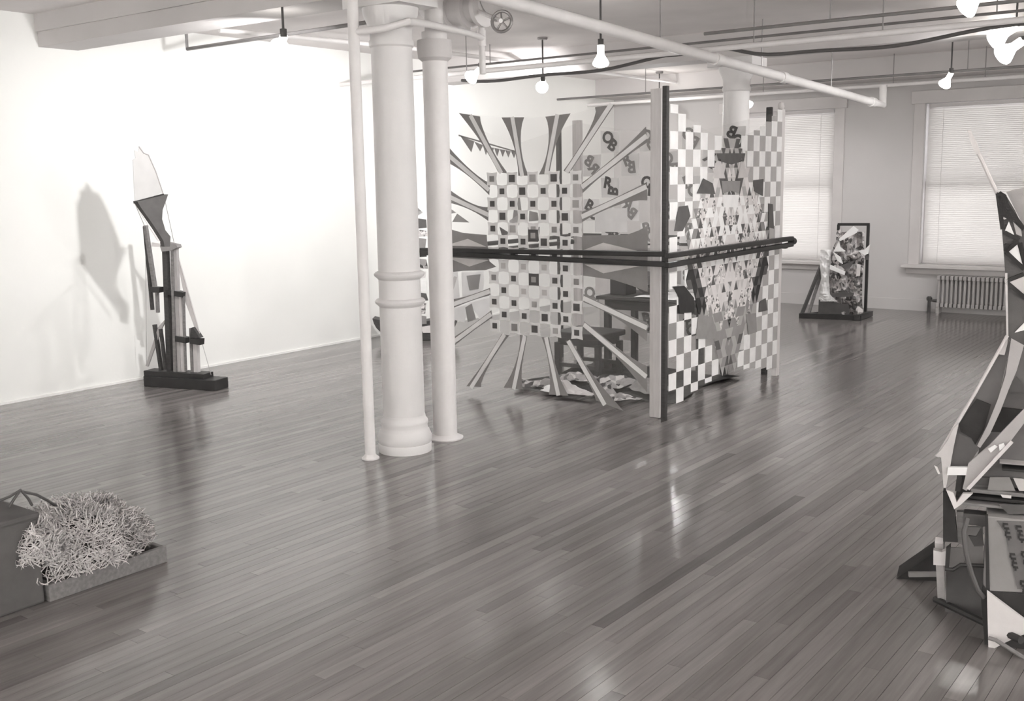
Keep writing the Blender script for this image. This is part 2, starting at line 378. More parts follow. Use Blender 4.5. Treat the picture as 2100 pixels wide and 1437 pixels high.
pipe('conduit', [(XL, 8.0, 2.70), (XR, 8.0, 2.70)], .022, 'long pale conduit crossing under the ceiling past the booth', hangers=[(-6.5, 8.0, 2.7), (-3.6, 8.0, 2.7), (-2.6, 8, 2.7), (-1.0, 8.0, 2.7)])
cb = []
for i in range(90):
    x = -6.6+i*.1; sag = abs(math.sin(i*.115+.6))*.07+.012
    e_ = math.exp(-((x+3.95)/.3)**2); cb.append((x, 8.045, 2.69-(sag+.012*math.sin(i*.5))*(1-e_)+.02*e_))
tag(MB().tube(cb, .014, 8).build('black_cable', 'cable_black', smooth=True), 'black cable sagging in loops along the pale conduit', 'cable')
pipe('lighting_track', [(-3.7, 7.35, 2.735), (XR, 7.35, 2.735)], .012, 'dark lighting track under the ceiling at right', 'dark_conduit', 'track', hangers=[(-2.75, 7.35, 2.735), (-.9, 7.35, 2.735)])
pipe('lighting_track', [(XL, 8.75, 2.86), (XR, 8.75, 2.86)], .011, 'dark thin conduit along the near face of the far beam', 'dark_conduit', 'track', hangers=[(-6.8, 8.75, 2.86), (-2.0, 8.75, 2.86)])
pipe('lighting_track', [(XL, 12.0, 2.74), (XR, 12.0, 2.74)], .014, 'dark lighting track in front of the windows', 'dark_conduit', 'track', hangers=[(-6.85, 12.0, 2.74), (-3.0, 12, 2.74)])
pipe('conduit', [(XL, 12.75, 2.70), (XR, 12.75, 2.70)], .02, 'pale conduit just above the window heads', hangers=[(-5.6, 12.75, 2.7), (-4.0, 12.75, 2.7), (-3.0, 12.75, 2.7)])
pipe('conduit', [(-7.5, 5.6, 2.98), (-7.5, 5.6, 2.80), (-5.3, 5.55, 2.80)], .014, 'dark conduit behind the near ceiling beam at left', 'dark_conduit')
pipe('conduit', [(-7.2, 5.7, 2.93), (-6.9, 7.5, 2.93), (-6.9, 12.9, 2.93)], .02, 'pale conduit running back beside the white left wall')
q = [ony(742, 63, 4.56), ony(790, 58, 4.62), ony(838, 44, 4.66), ony(880, 50, 4.95), ony(960, 68, 5.55), ony(990, 78, 5.75)]
q[0] = Vector((-4.556, 4.571, q[0].z))
pipe('branch_pipe', [q[0]]+q[1:], .021, 'thin white pipe bending round the top of the near column')
q2 = [ony(985, 20, 5.75), ony(988, 70, 5.75)]
pipe('branch_pipe', [(q2[1].x, 5.75, ZC), (q2[1].x, 5.75, q[-1].z-.02), (q2[1].x, 5.75, 2.40)], .022, 'short white drop pipe beside the round valve wheel', couplings=[((q2[1].x, 5.75, q[-1].z-.05), (q2[1].x, 5.75, q[-1].z+.05))])
# the fat pipe fittings and the valve with its hand wheel
fit = thing('valve_assembly', (-4.6, 5.5, 2.7), 'fat white pipe fittings with a spoked valve handwheel near the column top', 'valve')
c0 = ony(945, 22, 5.55)
MB().tube([c0+Vector((-.17, 0, .02)), c0+Vector((.02, .0, .0)), c0+Vector((.20, .02, .03))], [.09, .10, .085], 20).build('valve_body', 'pipe_paint', fit, smooth=True)
for dx in (-.17, -.07, .07, .18): MB().tube([c0+Vector((dx-.016, 0, 0)), c0+Vector((dx+.016, 0, 0))], .122, 20).build('flange', 'pipe_paint', fit, smooth=True)
MB().tube([c0+Vector((-.17, 0, .01)), c0+Vector((-.26, 0, .05)), c0+Vector((-.30, 0, .14)), (c0.x-.30, c0.y, ZC)], .085, 18).build('elbow', 'pipe_paint', fit, smooth=True)
MB().tube([c0+Vector((.2, .02, .03)), c0+Vector((.42, .05, .10)), (c0.x+.5, c0.y+.08, ZC)], .08, 18).build('elbow', 'pipe_paint', fit, smooth=True)
wc = ony(1029, 44, 5.35); ax = Vector((.35, -.9, .1)).normalized(); a_ = ax.orthogonal().normalized(); b_ = ax.cross(a_)
wh = MB().tube([wc+(a_*math.cos(t)+b_*math.sin(t))*.062 for t in [i*2*math.pi/24 for i in range(25)]], .010, 8, cap=False).build('handwheel', 'metal_socket', fit, smooth=True)
for i in range(5):
    t = i*2*math.pi/5+.3; MB().tube([wc, wc+(a_*math.cos(t)+b_*math.sin(t))*.06], .006, 6).build('spoke', 'metal_socket', wh)
MB().tube([wc+ax*.02, c0+Vector((.1, 0, 0))], .014, 8).build('valve_stem', 'pipe_paint', fit, smooth=True)

# ------------------------------------------------------------------ lamps
def lamp(pos, aim, label, top=ZC, power=1.0, angle=120, size=1.0, m='bulb'):
    pos = Vector(pos); d = (Vector(aim)-pos).normalized()
    L_ = thing('ceiling_lamp', (pos.x, pos.y, top), label, 'lamp', 'reflector lamps under the ceiling')
    back = pos-d*.10*size; joint = Vector((back.x, back.y, back.z+.05))
    MB().lathe([(.045, -.025), (.05, -.012), (.05, 0)], (joint.x, joint.y, top), 16).build('ceiling_canopy', 'metal_socket', L_)
    MB().tube([(joint.x, joint.y, top-.02), joint], .008, 8).build('stem', 'dark_iron', L_)
    MB().tube([joint, back], .022*size, 10).build('swivel', 'dark_iron', L_)
    MB().tube([back-d*.005, back+d*.055*size], .027*size, 14).build('socket', 'bulb_neck', L_, smooth=True)
    MB().lathe([(.022, .05), (.03, .07), (.052, .105), (.062, .125), (.060, .14), (.045, .152), (.02, .158), (.001, .159)], (0, 0, 0), 24).v
    g = MB(); g.lathe([(.022*size, 0), (.03*size, .02*size), (.052*size, .055*size), (.062*size, .075*size), (.060*size, .09*size), (.045*size, .102*size), (.02*size, .108*size), (.001, .109*size)], back+d*.05*size, 24, d)
    g.build('bulb', m, L_, smooth=True)
    ld = bpy.data.lights.new('lamp_light', 'SPOT'); ld.energy = LAMP_W*power; ld.spot_size = math.radians(angle); ld.spot_blend = .9; ld.shadow_soft_size = .05
    ld.color = (1.0, .994, .982)
    lo = bpy.data.objects.new('lamp_light', ld); COL.objects.link(lo); lo.parent = L_
    lo.location = pos+d*.085*size-Vector((pos.x, pos.y, top)); lo.rotation_euler = d.to_track_quat('-Z', 'Y').to_euler()
la = onz(575, 92, 2.58)
lamp(la, (-8.2, 6.2, 1.3), 'reflector lamp nearest the white wall, left of the near column', power=1.5, angle=130)
lb = onz(970, 155, 2.60); lamp(lb, (-8.2, 7.4, 1.3), 'reflector lamp just right of the thick white pipe', power=1.2, angle=130)
lc = onz(1112, 176, 2.60); lamp(lc, (-8.2, 11.2, 1.4), 'low reflector lamp above the sunburst panel, second from the thick pipe', power=1.5, angle=130)
le = onz(1232, 122, 2.58); lamp(le, le+Vector((0, 0, -1)), 'reflector lamp pointing straight down above the booth', power=.7, angle=140)
lf = onz(1990, 8, 2.6); lamp(lf, lf+Vector((-.75, -.25, -.7)), 'reflector lamp at the top edge of the picture, right', power=.8)
lg = onz(2050, 75, 2.76); lamp(lg, lg+Vector((-.9, .1, -.5)), 'upper of the two overlapping lamps at the right edge', size=1.4, power=.35)
lh = onz(2066, 105, 2.765); lamp(lh, lh+Vector((-.9, .2, -.55)), 'lower of the two overlapping lamps at the right edge', power=.35, size=1.6)
li = onz(1940, 168, 2.6); lamp(li, (-4.4, 12.2, .6), 'small lamp on the track in front of the right window', power=.5)
lj = onz(1532, 212, 2.52); lamp(lj, lj+Vector((.3, .5, -.8)), 'tiny lamp seen beside the far column', power=.2)
lk = onz(1352, 226, 2.55); lamp(lk, lk+Vector((.42, -.75, -.4)), 'glaring lamp seen beside the booth corner post', power=.7, size=1.25, m='bulb_hot')
FILL_LAMPS = [((x, -.9), (x, YF), 4.5, 'rear wall, %s from the left' % n) for x, n in ((-6.3, 'first'), (-3.7, 'second'), (-1.1, 'third'), (1.5, 'fourth'))]  # fill lamps added out of view; their bounce brightens the room
FILL_LAMPS += [((1.5, y), (XR, y), 6.8, 'right wall, %s from the rear' % n) for y, n in ((1.2, 'first'), (4.6, 'second'), (8.4, 'third'))]
for (x, y), (ax_, ay), pw, lab in FILL_LAMPS: lamp((x, y, 2.6), (ax_, ay, 1.4), 'added fill lamp outside the view aimed at the '+lab, power=pw, angle=130)

# ------------------------------------------------------------------ the fabric booth
BX0, BX1, BY0, BY1 = -5.55, -3.54, 6.50, 8.45
B = thing('fabric_booth', ((BX0+BX1)/2, (BY0+BY1)/2, 0), 'square booth of clear panels with sunburst and checkered fabric patchwork and black rails', 'booth')
# posts and poles
def post(x, y, wx, wy, h, m, name='post'): return MB().span((x-wx/2, y-wy/2, 0), (x+wx/2, y+wy/2, h)).build(name, m, B, bevel=.004)
post(-3.635, 6.53, .085, .045, 2.29, 'pale_wood'); post(-3.54, 6.475, .036, .036, 2.30, 'dark_wood', 'pole')
post(-3.56, 8.47, .05, .06, 2.23, 'pale_wood'); post(-3.66, 8.47, .05, .03, 2.25, 'dark_wood', 'pole')
post(-5.55, 8.45, .085, .05, 2.23, 'pale_wood'); post(-5.66, 8.30, .04, .04, 2.23, 'dark_wood', 'pole')
post(-5.57, 6.53, .05, .045, 2.25, 'pale_wood')
MB().lathe([(.02, 0), (.028, .02), (.02, .05), (.002, .06)], (-3.56, 8.47, 2.23), 12).build('finial', 'pale_wood', B, smooth=True)
# black double rails around the booth
def rail(a, b, r=.021): return MB().bar(a, b, .042, .036).build('rail', 'black_paint', B, bevel=.006)
rail((-5.75, 6.435, 1.145), (-3.50, 6.435, 1.175)); rail((-5.75, 6.425, 1.125), (-3.50, 6.425, 1.105))
rail((-3.485, 6.40, 1.165), (-3.485, 8.58, 1.165)); rail((-3.485, 6.40, 1.10), (-3.485, 8.58, 1.115))
rail((-5.60, 6.40, 1.16), (-5.60, 8.55, 1.16)); rail((-5.60, 6.40, 1.10), (-5.60, 8.55, 1.10))
rail((-5.70, 8.52, 1.16), (-3.50, 8.52, 1.16)); rail((-5.70, 8.52, 1.10), (-3.50, 8.52, 1.10))
MB().lathe([(.028, 0), (.032, .03), (.03, .06)], (-3.485, 8.56, 1.14), 14, (0, 1, 0)).build('rail_end', 'black_paint', B, smooth=True)

# --- front panel with the sunburst (plane y = BY0)
def Z5(x, y): return ony(840+x/3.781, 180+y/3.781, BY0)
def Z6(x, y): return ony(840+x/3.593, 480+y/3.593, BY0)
def F(x, y): return ony(x, y, BY0)
outline = [F(1336, 192), F(1300, 200), F(1256, 212), F(1165, 236), F(1090, 241), F(1000, 238), F(945, 232), F(905, 222), F(905, 520), F(915, 800), F(965, 796), F(1040, 800), F(1150, 812), F(1245, 833), F(1310, 856), F(1340, 862)]
FP = MB().prism(outline, (0, .0015, 0)).build('front_panel', 'clear_vinyl', B)
tag(FP, 'clear front panel with a fabric sunburst')
def lerp(a, b, t): return a+(b-a)*t
def sun_ray(O, I, OL, OR, IL, IR, wd=.034):
    d = (I-O).normalized(); n = Vector((-d.z, 0, d.x))
    def side(a, b, ref):
        pts = []
        for k in range(9):
            t = k/8; base = lerp(O, I, t)
            sg = 1 if (a-O).dot(n) > 0 else -1
            wa = abs((a-O).dot(n)); wb_ = max(abs((b-I).dot(n)), wd*.55)
            al = (a-O).dot(d); bl = (b-I).dot(d)
            hw = wd*.62+(wa-wd*.62)*(1-t)**3+(wb_-wd*.62)*t**5
            pts.append(base+n*sg*max(hw, wd*.5)+d*(al*(1-t)**6+bl*t**6))
        return pts
    p1 = side(OL, IL, 0); p2 = side(OR, IR, 0)
    if (OL-O).dot(n)*(OR-O).dot(n) > 0: p2 = [lerp(O, I, k/8)-n*wd*.5*(1 if (OL-O).dot(n) > 0 else -1) for k in range(9)]
    off = Vector((0, -.004, 0))
    prism('ray_flare', [p+off for p in p1+p2[::-1]], (0, .002, 0), 'cloth_mid', FP)
    prism('ray_strip', [p+off*2 for p in (O+n*wd/2, I+n*wd/2, I-n*wd/2, O-n*wd/2)], (0, .002, 0), 'cloth_white', FP)
R5 = lambda *a: [Z5(*p) for p in a]
R6 = lambda *a: [Z6(*p) for p in a]
sun_ray(*R5((475, 212), (715, 660), (385, 195), (548, 222), (690, 655), (765, 665)))
sun_ray(*R5((800, 225), (877, 685), (715, 230), (890, 228), (845, 682), (925, 680)))
sun_ray(*R5((1150, 205), (1063, 670), (1055, 224), (1250, 198), (1005, 672), (1085, 668)))
sun_ray(*R5((1570, 122), (1220, 655), (1440, 152), (1592, 130), (1195, 642), (1240, 664)))
sun_ray(*R5((1842, 372), (1340, 770), (1835, 300), (1842, 425), (1335, 740), (1345, 815)))
sun_ray(*R5((1842, 765), (1338, 1000), (1842, 730), (1845, 872), (1338, 960), (1340, 1040)))
sun_ray(*R5((255, 480), (620, 790), (240, 385), (240, 560), (625, 740), (620, 832)))
sun_ray(*R5((255, 818), (615, 985), (240, 735), (240, 880), (615, 925), (612, 1032)))
sun_ray(*R6((1752, 690), (1283, 470), (1752, 650), (1752, 790), (1283, 440), (1283, 500)))
sun_ray(*R6((1748, 1050), (1288, 665), (1752, 970), (1750, 1165), (1288, 640), (1284, 690)))
sun_ray(*R6((1442, 1258), (1172, 785), (1375, 1225), (1575, 1300), (1150, 785), (1190, 780)))
sun_ray(*R6((1100, 1188), (1008, 758), (1028, 1180), (1172, 1190), (975, 758), (1030, 760)))
sun_ray(*R6((770, 1140), (852, 748), (695, 1130), (838, 1142), (815, 742), (868, 750)))
sun_ray(*R6((455, 1132), (703, 738), (420, 1120), (528, 1125), (680, 735), (735, 745)))
sun_ray(*R6((270, 535), (595, 420), (262, 485), (262, 570), (595, 395), (598, 450)))
sun_ray(*R6((270, 835), (605, 588), (255, 800), (262, 880), (605, 560), (612, 615)))
def flat(pts, m, name, parent, off, th=.002): return prism(name, [p+Vector(off) for p in pts], Vector(off).normalized()*-th, m, parent)
FO = (0, -.004, 0); FO2 = (0, -.008, 0)
flat(R5((255, 1065), (330, 1100), (420, 1125), (600, 1140), (605, 1235))+R6((575, 60), (590, 200), (640, 240), (560, 265), (400, 270), (250, 285)), 'cloth_mid', 'side_flare', FP, FO)
flat(R5((1338, 1145), (1560, 1142), (1690, 1138), (1780, 1105), (1848, 1068))+R6((1755, 200), (1755, 425), (1640, 380), (1500, 335), (1280, 305)), 'cloth_mid', 'side_flare', FP, FO)
flat(R5((282, 1222), (455, 1170), (600, 1232)), 'cloth_pale', 'diamond', FP, FO2); flat(R6((270, 168), (445, 238), (592, 190)), 'cloth_pale', 'diamond', FP, FO2)
flat(R5((1350, 1258), (1505, 1200), (1805, 1272)), 'cloth_pale', 'diamond', FP, FO2); flat(R6((1292, 222), (1432, 288), (1700, 235)), 'cloth_pale', 'diamond', FP, FO2)
# lattice of squares in the middle, open cells between
xa, xb, zt, zb = F(1003, 520).x, F(1194, 520).x, F(1098, 352).z, F(1098, 687).z
cw, ch = (xb-xa)/9, (zt-zb)/13
def star(cx_, cz_, sx, sz, con): # square with slightly hollow sides
    P = []
    for k in range(8):
        i, j = [(-1, -1), (0, -1), (1, -1), (1, 0), (1, 1), (0, 1), (-1, 1), (-1, 0)][k]
        f = 1.07 if i and j else con
        P.append(Vector((cx_+i*sx/2*f, BY0, cz_+j*sz/2*f)))
    return P
rs = random.Random(3)
for i in range(9):
    for j in range(13):
        if (i+j) % 2: continue
        x, z = xa+(i+.5)*cw, zt-(j+.5)*ch
        flat(star(x, z, cw, ch, .93), 'cloth_white', 'lattice_square', FP, (0, -.006, 0))
        k = .46 if rs.random() < .8 else .58
        flat([Vector((x+a*cw*k/2, BY0, z+b*ch*k/2)) for a, b in ((-1, -1), (1, -1), (1, 1), (-1, 1))], rs.choice(['cloth_dark', 'cloth_mid', 'cloth_grey', 'cloth_dark']) if j % 2 == 0 else 'cloth_dark' if j not in (7, 9) else rs.choice(['cloth_dark', 'cloth_light']), 'centre_square', FP, (0, -.010, 0))
for (i, j, m) in ((4, 4.5, 'cloth_dark'), (4, 8, 'cloth_dark')):
    x, z = xa+(i+.5)*cw, zt-(j+.5)*ch
    flat([Vector((x+a*cw*.48, BY0, z+b*ch*.48)) for a, b in ((-1, -1), (1, -1), (1, 1), (-1, 1))], m, 'lattice_square', FP, (0, -.011, 0))
    flat([Vector((x+a*cw*.22, BY0, z+b*ch*.22)) for a, b in ((-1, -1), (1, -1), (1, 1), (-1, 1))], 'cloth_grey', 'centre_square', FP, (0, -.014, 0))

# --- right panel, checkers round a mirrored patchwork figure (plane x = BX1)
YC = 7.495; PH = .1133; RH = .1205
def topz(y): t = (y-YC)/.97; return 1.985+.255*t*t+.02*t
def botz(y): t = (y-YC)/.97; return .17-.13*abs(t)**2
ol = [Vector((BX1, YC+.97*(k/12-1), topz(YC+.97*(k/12-1)))) for k in range(25)]+[Vector((BX1, YC+.97*(1-k/12), botz(YC+.97*(1-k/12)))) for k in range(25)]
RP = MB().prism(ol, (-.0015, 0, 0)).build('right_panel', 'clear_vinyl', B)
tag(RP, 'clear side panel with white checkers and a mirrored patchwork figure')
# half width of the figure by height, from sight lines on the panel
prof = [(350, 62), (440, 62), (540, 75), (600, 120), (680, 150), (760, 150), (850, 150), (880, 250), (950, 275), (1050, 300), (1150, 330), (1290, 350)]
hp = []
for y, hw in prof: a = onx(1320+685/3.884, 170+y/3.884, BX1); b = onx(1320+(685+hw)/3.884, 170+y/3.884, BX1); hp.append((a.z, abs(b.y-a.y)*.86))
prof2 = [(120, 350), (300, 330), (400, 290), (500, 260), (580, 210), (700, 150), (800, 120), (870, 95), (1000, 75), (1090, 55)]
for y, hw in prof2: a = onx(1320+635/3.593, 480+y/3.593, BX1); b = onx(1320+(635+hw)/3.593, 480+y/3.593, BX1); hp.append((a.z, abs(b.y-a.y)*.80))
hp.sort()
def halfw(z):
    if z <= hp[0][0] or z >= hp[-1][0]: return 0.0
    for (z0, w0), (z1, w1) in zip(hp, hp[1:]):
        if z0 <= z <= z1: return w0+(w1-w0)*(z-z0)/max(1e-6, z1-z0)
    return 0.0
for i in range(17):
    for j in range(19):
        if (i+j) % 2 and i < 11: continue
        yc = YC+(i-8)*PH; z1 = 2.245-j*RH+.0; z0 = z1-RH
        z1 = min(z1, topz(yc)-.006); z0 = max(z0, botz(yc)+.006)
        if z1-z0 < .03: continue
        if abs(yc-YC) < halfw((z0+z1)/2)-.02: continue
        flat([Vector((BX1, yc+a*PH*.5, z)) for a, z in ((-.97, z0), (.97, z0), (1, z1), (-1, z1))], 'cloth_grey' if (i+j) % 2 else 'cloth_white', 'checker_square', RP, (.004, 0, 0))
# figure: mirrored triangles
TS = .072; tri = []
rr = random.Random(11)
def tone(z, q):
    r = rr.random()
    if z > 1.78: return 'cloth_grey' if r < .55 else 'cloth_light' if r < .7 else 'cloth_dark' if r < .92 else 'cloth_pale'
    if z > 1.56: return 'cloth_light' if r < .35 else 'cloth_grey' if r < .6 else 'cloth_dark' if r < .85 else 'cloth_pale'
    if z > 1.02: return ('cloth_dark' if r < .45 else 'cloth_mid') if q > .8 and rr.random() < .45 else 'cloth_white' if r < .34 else 'cloth_pale' if r < .62 else 'print_cloth' if r < .88 else 'cloth_dark'
    if z > .72: return ('cloth_black' if r < .6 else 'cloth_dark') if q > .72 else 'cloth_pale' if r < .4 else 'print_cloth' if r < .8 else 'cloth_light' if r < .9 else 'cloth_dark'
    if z > .5: return 'cloth_mid' if r < .5 else 'cloth_grey' if r < .8 else 'print_cloth'
    return 'cloth_mid' if r < .55 else 'cloth_grey' if r < .85 else 'cloth_dark'
nz_ = int(2.0/TS)+1
for b in range(nz_):
    for a in range(11):
        for h in range(2):
            off = (TS*.5 if b % 2 else 0)
            x0, x1 = a*TS-off, (a+1)*TS-off; z0 = .1+b*TS; z1 = z0+TS
            t = [(x0, z0), (x1, z0), ((x0+x1)/2, z1)] if h == 0 else [((x0+x1)/2, z1), (x1, z0), (x1+TS/2, z1)]
            cq = sum(p[0] for p in t)/3; cz = sum(p[1] for p in t)/3
            if cq < -.001: continue
            hw = halfw(cz)
            if hw <= 0 or cq > hw or cz > topz(YC+cq)-.02 or cz < botz(YC+cq)+.03: continue
            m = tone(cz, cq/hw)
            for sg in (1, -1):
                pts = [Vector((BX1, YC+sg*max(0, p[0]), min(p[1], topz(YC)-.004))) for p in t]
                tri.append((pts, m))
tri.sort(key=lambda t: 0 if sum(p.z for p in t[0])/3 > .75 else 1)
for pts, m in tri[:300]: flat(pts, m, 'patch', RP, (.008, 0, 0))
if len(tri) > 300:
    g = MB(); idx = []; names = sorted(set(m for p, m in tri[300:]))
    for pts, m in tri[300:]: g.prism([p+Vector((.008, 0, 0)) for p in pts], (-.002, 0, 0)); idx += [names.index(m)]*5
    o = tag(g.build('patches', names[0], RP), kind='stuff')
    for nm in names[1:]: o.data.materials.append(MATS[nm])
    o.data.polygons.foreach_set('material_index', idx)

def rp7(*a): return [onx(1320+x/3.884, 170+y/3.884, BX1) for x, y in a]
def rp8(*a): return [onx(1320+x/3.593, 480+y/3.593, BX1) for x, y in a]
for pts, m in ((rp8((205, 385), (290, 380), (362, 470), (362, 575), (255, 582), (250, 470)), 'cloth_black'), (rp8((845, 500), (890, 470), (905, 560), (840, 575)), 'cloth_dark'), (rp8((395, 590), (500, 610), (530, 770), (375, 770)), 'cloth_mid'), (rp8((745, 590), (820, 580), (825, 720), (765, 740)), 'cloth_mid'),
               (rp7((268, 985), (342, 975), (362, 1060), (300, 1180), (232, 1180)), 'cloth_dark'), (rp7((415, 880), (465, 760), (540, 800), (560, 885)), 'cloth_dark'), (rp7((865, 775), (945, 765), (940, 900), (870, 860)), 'cloth_dark'), (rp7((985, 960), (1020, 965), (1028, 1160), (985, 1150)), 'cloth_dark'),
               (rp7((570, 560), (800, 560), (790, 620), (690, 650), (585, 620)), 'cloth_dark'), (rp7((610, 780), (760, 780), (750, 880), (690, 860), (620, 880)), 'cloth_mid'), (rp7((560, 640), (600, 600), (640, 760), (540, 760)), 'cloth_light'), (rp7((740, 760), (770, 600), (825, 750)), 'cloth_light'), (rp7((620, 890), (750, 890), (740, 990), (630, 990)), 'cloth_white')):
    flat(pts, m, 'large_patch', RP, (.011, 0, 0))

# --- back panel, clear cloth with lettered squares (plane y = BY1)
BP = MB().prism([Vector((BX0+.05, BY1, .10)), Vector((YC*0-4.55, BY1, .20)), Vector((BX1-.05, BY1, .10)), Vector((BX1-.05, BY1, 2.2)), Vector((-4.55, BY1, 2.04)), Vector((BX0+.05, BY1, 2.2))], (0, .0015, 0)).build('back_panel', 'clear_vinyl', B)
tag(BP, 'clear back panel with lettered white squares')
GLY = {}
def glyph(ch_, bold=.035):
    if ch_ not in GLY:
        c = bpy.data.curves.new('letter', 'FONT'); c.body = ch_; c.size = 1; c.align_x = 'CENTER'; c.align_y = 'CENTER'; c.extrude = .012; c.offset = bold; c.resolution_u = 3
        o_ = bpy.data.objects.new('letter', c); COL.objects.link(o_); dg = bpy.context.evaluated_depsgraph_get()
        me = bpy.data.meshes.new_from_object(o_.evaluated_get(dg)); bpy.data.objects.remove(o_); bpy.data.curves.remove(c)
        GLY[ch_] = me
    return GLY[ch_]
def letter(ch_, x, z, size, rot, m, parent, y, mirror=1):
    key = ch_+m
    if key not in GLY:
        me = glyph(ch_).copy(); me.materials.clear(); me.materials.append(MATS[m]); GLY[key] = me
    o_ = bpy.data.objects.new('letter', GLY[key]); COL.objects.link(o_); o_.parent = parent
    o_.matrix_local = Matrix.Translation(Vector((x, y, z))-wloc(parent)) @ Matrix.Rotation(rot, 4, 'Y') @ Matrix.Rotation(math.pi/2, 4, 'X') @ Matrix.Diagonal((size*mirror, size, .12, 1))
    return o_
SQ = .205; rl = random.Random(5)
for i in range(9):
    for j in range(10):
        if (i+j) % 2 == 0: continue
        x = -3.75-i*SQ; z = 2.02-j*SQ
        if z < .18 or x < BX0+.12: continue
        jit = lambda: rl.uniform(-.012, .012)
        flat([Vector((x+a*SQ*.47+jit(), BY1, z+b*SQ*.47+jit())) for a, b in ((-1, -1), (1, -1), (1, 1), (-1, 1))], 'cloth_white', 'lettered_square', BP, (0, -.012, 0), .005)
        m = rl.choice(['cloth_mid', 'cloth_dark']); a1 = rl.uniform(-.6, .6); k1, k2 = rl.choice([('B', 'O'), ('R', 'O'), ('R', 'B'), ('O', 'B'), ('B', 'R')])
        letter(k1, x-.025, z+.035, .145, a1, m, BP, BY1-.016, rl.choice([1, -1])); letter(k2, x+.025, z-.035, .145, a1+rl.choice([0, 1.5, .3]), m, BP, BY1-.017, rl.choice([1, -1]))
for x0, x1, z0, z1, m in ((-5.35, -4.85, .62, 1.06, 'cloth_pale'), (-4.80, -4.45, .75, 1.06, 'cloth_grey'), (-5.3, -4.9, .2, .6, 'cloth_light'), (-5.35, -5.0, 1.2, 1.42, 'cloth_white')):
    flat([Vector((x0, BY1, z0)), Vector((x1, BY1, z0)), Vector((x1, BY1, z1)), Vector((x0, BY1, z1))], m, 'plain_patch', BP, (0, -.020, 0))

# --- left panel with pennants and window-like patches (plane x = BX0)
def W(x, y): return onx(x, y, BX0)
LP = MB().prism([Vector((BX0, BY0+.02, .15)), Vector((BX0, YC, .28)), Vector((BX0, BY1-.02, .15)), Vector((BX0, BY1-.02, 2.2)), Vector((BX0, YC, 2.0)), Vector((BX0, BY0+.02, 2.2))], (-.0015, 0, 0)).build('left_panel', 'clear_vinyl', B)
tag(LP, 'clear panel with grey pennants and framed white patches')
def lp(pts, m, name='patch', k=1): return flat([W(*p) for p in pts], m, name, LP, (.004*k, 0, 0))
lp([(943, 278), (972, 290), (966, 312)], 'cloth_mid', 'pennant'); lp([(972, 290), (990, 298), (984, 310)], 'cloth_mid', 'pennant')
for k in range(6): x = 990+k*11.5; lp([(x, 299+k*2.2), (x+11, 301+k*2.2), (x+6, 318+k*1.2)], 'cloth_mid', 'pennant')
lp([(940, 276), (1056, 309), (1056, 312), (940, 279)], 'cloth_mid', 'pennant_cord')
lp([(937, 438), (962, 456), (927, 455)], 'cloth_mid'); lp([(910, 418), (935, 436), (915, 440)], 'cloth_grey')
lp([(912, 562), (938, 556), (942, 612), (912, 618)], 'cloth_white'); lp([(946, 558), (993, 556), (990, 600), (948, 612)], 'cloth_white')
lp([(956, 565), (984, 562), (980, 592), (962, 595)], 'cloth_mid', 'inner_patch', 2); lp([(918, 600), (930, 566), (936, 568), (925, 606)], 'cloth_light', 'inner_patch', 2)
lp([(925, 632), (958, 624), (952, 662), (930, 655)], 'cloth_white'); lp([(962, 620), (1004, 610), (1002, 645), (985, 658)], 'cloth_white')
lp([(953, 630), (966, 622), (975, 655), (958, 660)], 'cloth_mid', 'inner_patch', 2)
lp([(1056, 410), (1064, 395), (1070, 440), (1050, 455)], 'cloth_mid'); lp([(1085, 432), (1102, 436), (1104, 452), (1084, 454)], 'cloth_mid'); lp([(1044, 452), (1068, 436), (1064, 462), (1046, 462)], 'cloth_grey')
lp([(1024, 465), (1045, 478), (1030, 488)], 'cloth_dark'); lp([(1082, 466), (1106, 465), (1105, 486), (1084, 488)], 'cloth_dark')

# ------------------------------------------------------------------ inside the booth
T = thing('table', (-4.35, 8.05, 0), 'dark small table inside the booth', 'table')
MB().span((-4.92, 7.76, .655), (-3.86, 8.36, .685)).build('tabletop', 'dark_wood', T, bevel=.006)
MB().span((-4.86, 7.81, .57), (-3.92, 8.31, .654)).build('apron', 'dark_wood', T)
for x in (-4.84, -3.95):
    for y in (7.83, 8.29): MB().bar((x, y, 0), (x, y, .58), .05, .05).build('leg', 'dark_wood', T)
ts = MB().grid(lambda u, v: (-4.55+u*.62, 7.78+v*.5, .692+.006*math.sin(u*9+v*5)), 10, 8).build('paper_sheet', 'paper_white', smooth=True, thick=.002)
tag(ts, 'white paper sheet lying on the dark table in the booth', 'paper')
cp = thing('cloth_bundle', (-4.52, 8.0, .70), 'dark crumpled cloth bundle on the booth table', 'cloth')
def lump(c, r, m, name, parent, seed, amp=.35, n=14):
    g = MB(); c = Vector(c)
    def fn(u, v):
        a = u*2*math.pi; e = v*math.pi; d = Vector((math.cos(a)*math.sin(e)*r[0], math.sin(a)*math.sin(e)*r[1], (math.cos(e)+1)*r[2]))
        return c+d*(1+amp*noise.noise(Vector((math.cos(a)*math.sin(e)*2.2+seed, math.sin(a)*math.sin(e)*2.2, math.cos(e)*2.2))))
    return g.grid(fn, n*2, n).build(name, m, parent, smooth=False)
lump((-4.52, 8.0, .70), (.13, .12, .09), 'cloth_dark', 'cloth', cp, 3.1)
bx = MB().span((-4.86, 7.9, .687), (-4.70, 8.08, .88)).build('book_box', 'cloth_black', bevel=.004); tag(bx, 'black upright box on the left end of the booth table', 'box')
S = thing('stool', (-4.83, 7.12, 0), 'dark wooden stool standing in front of the booth table', 'stool')
MB().span((-5.06, 7.28, .375), (-4.58, 7.70, .425)).build('seat', 'dark_wood', S, bevel=.01)
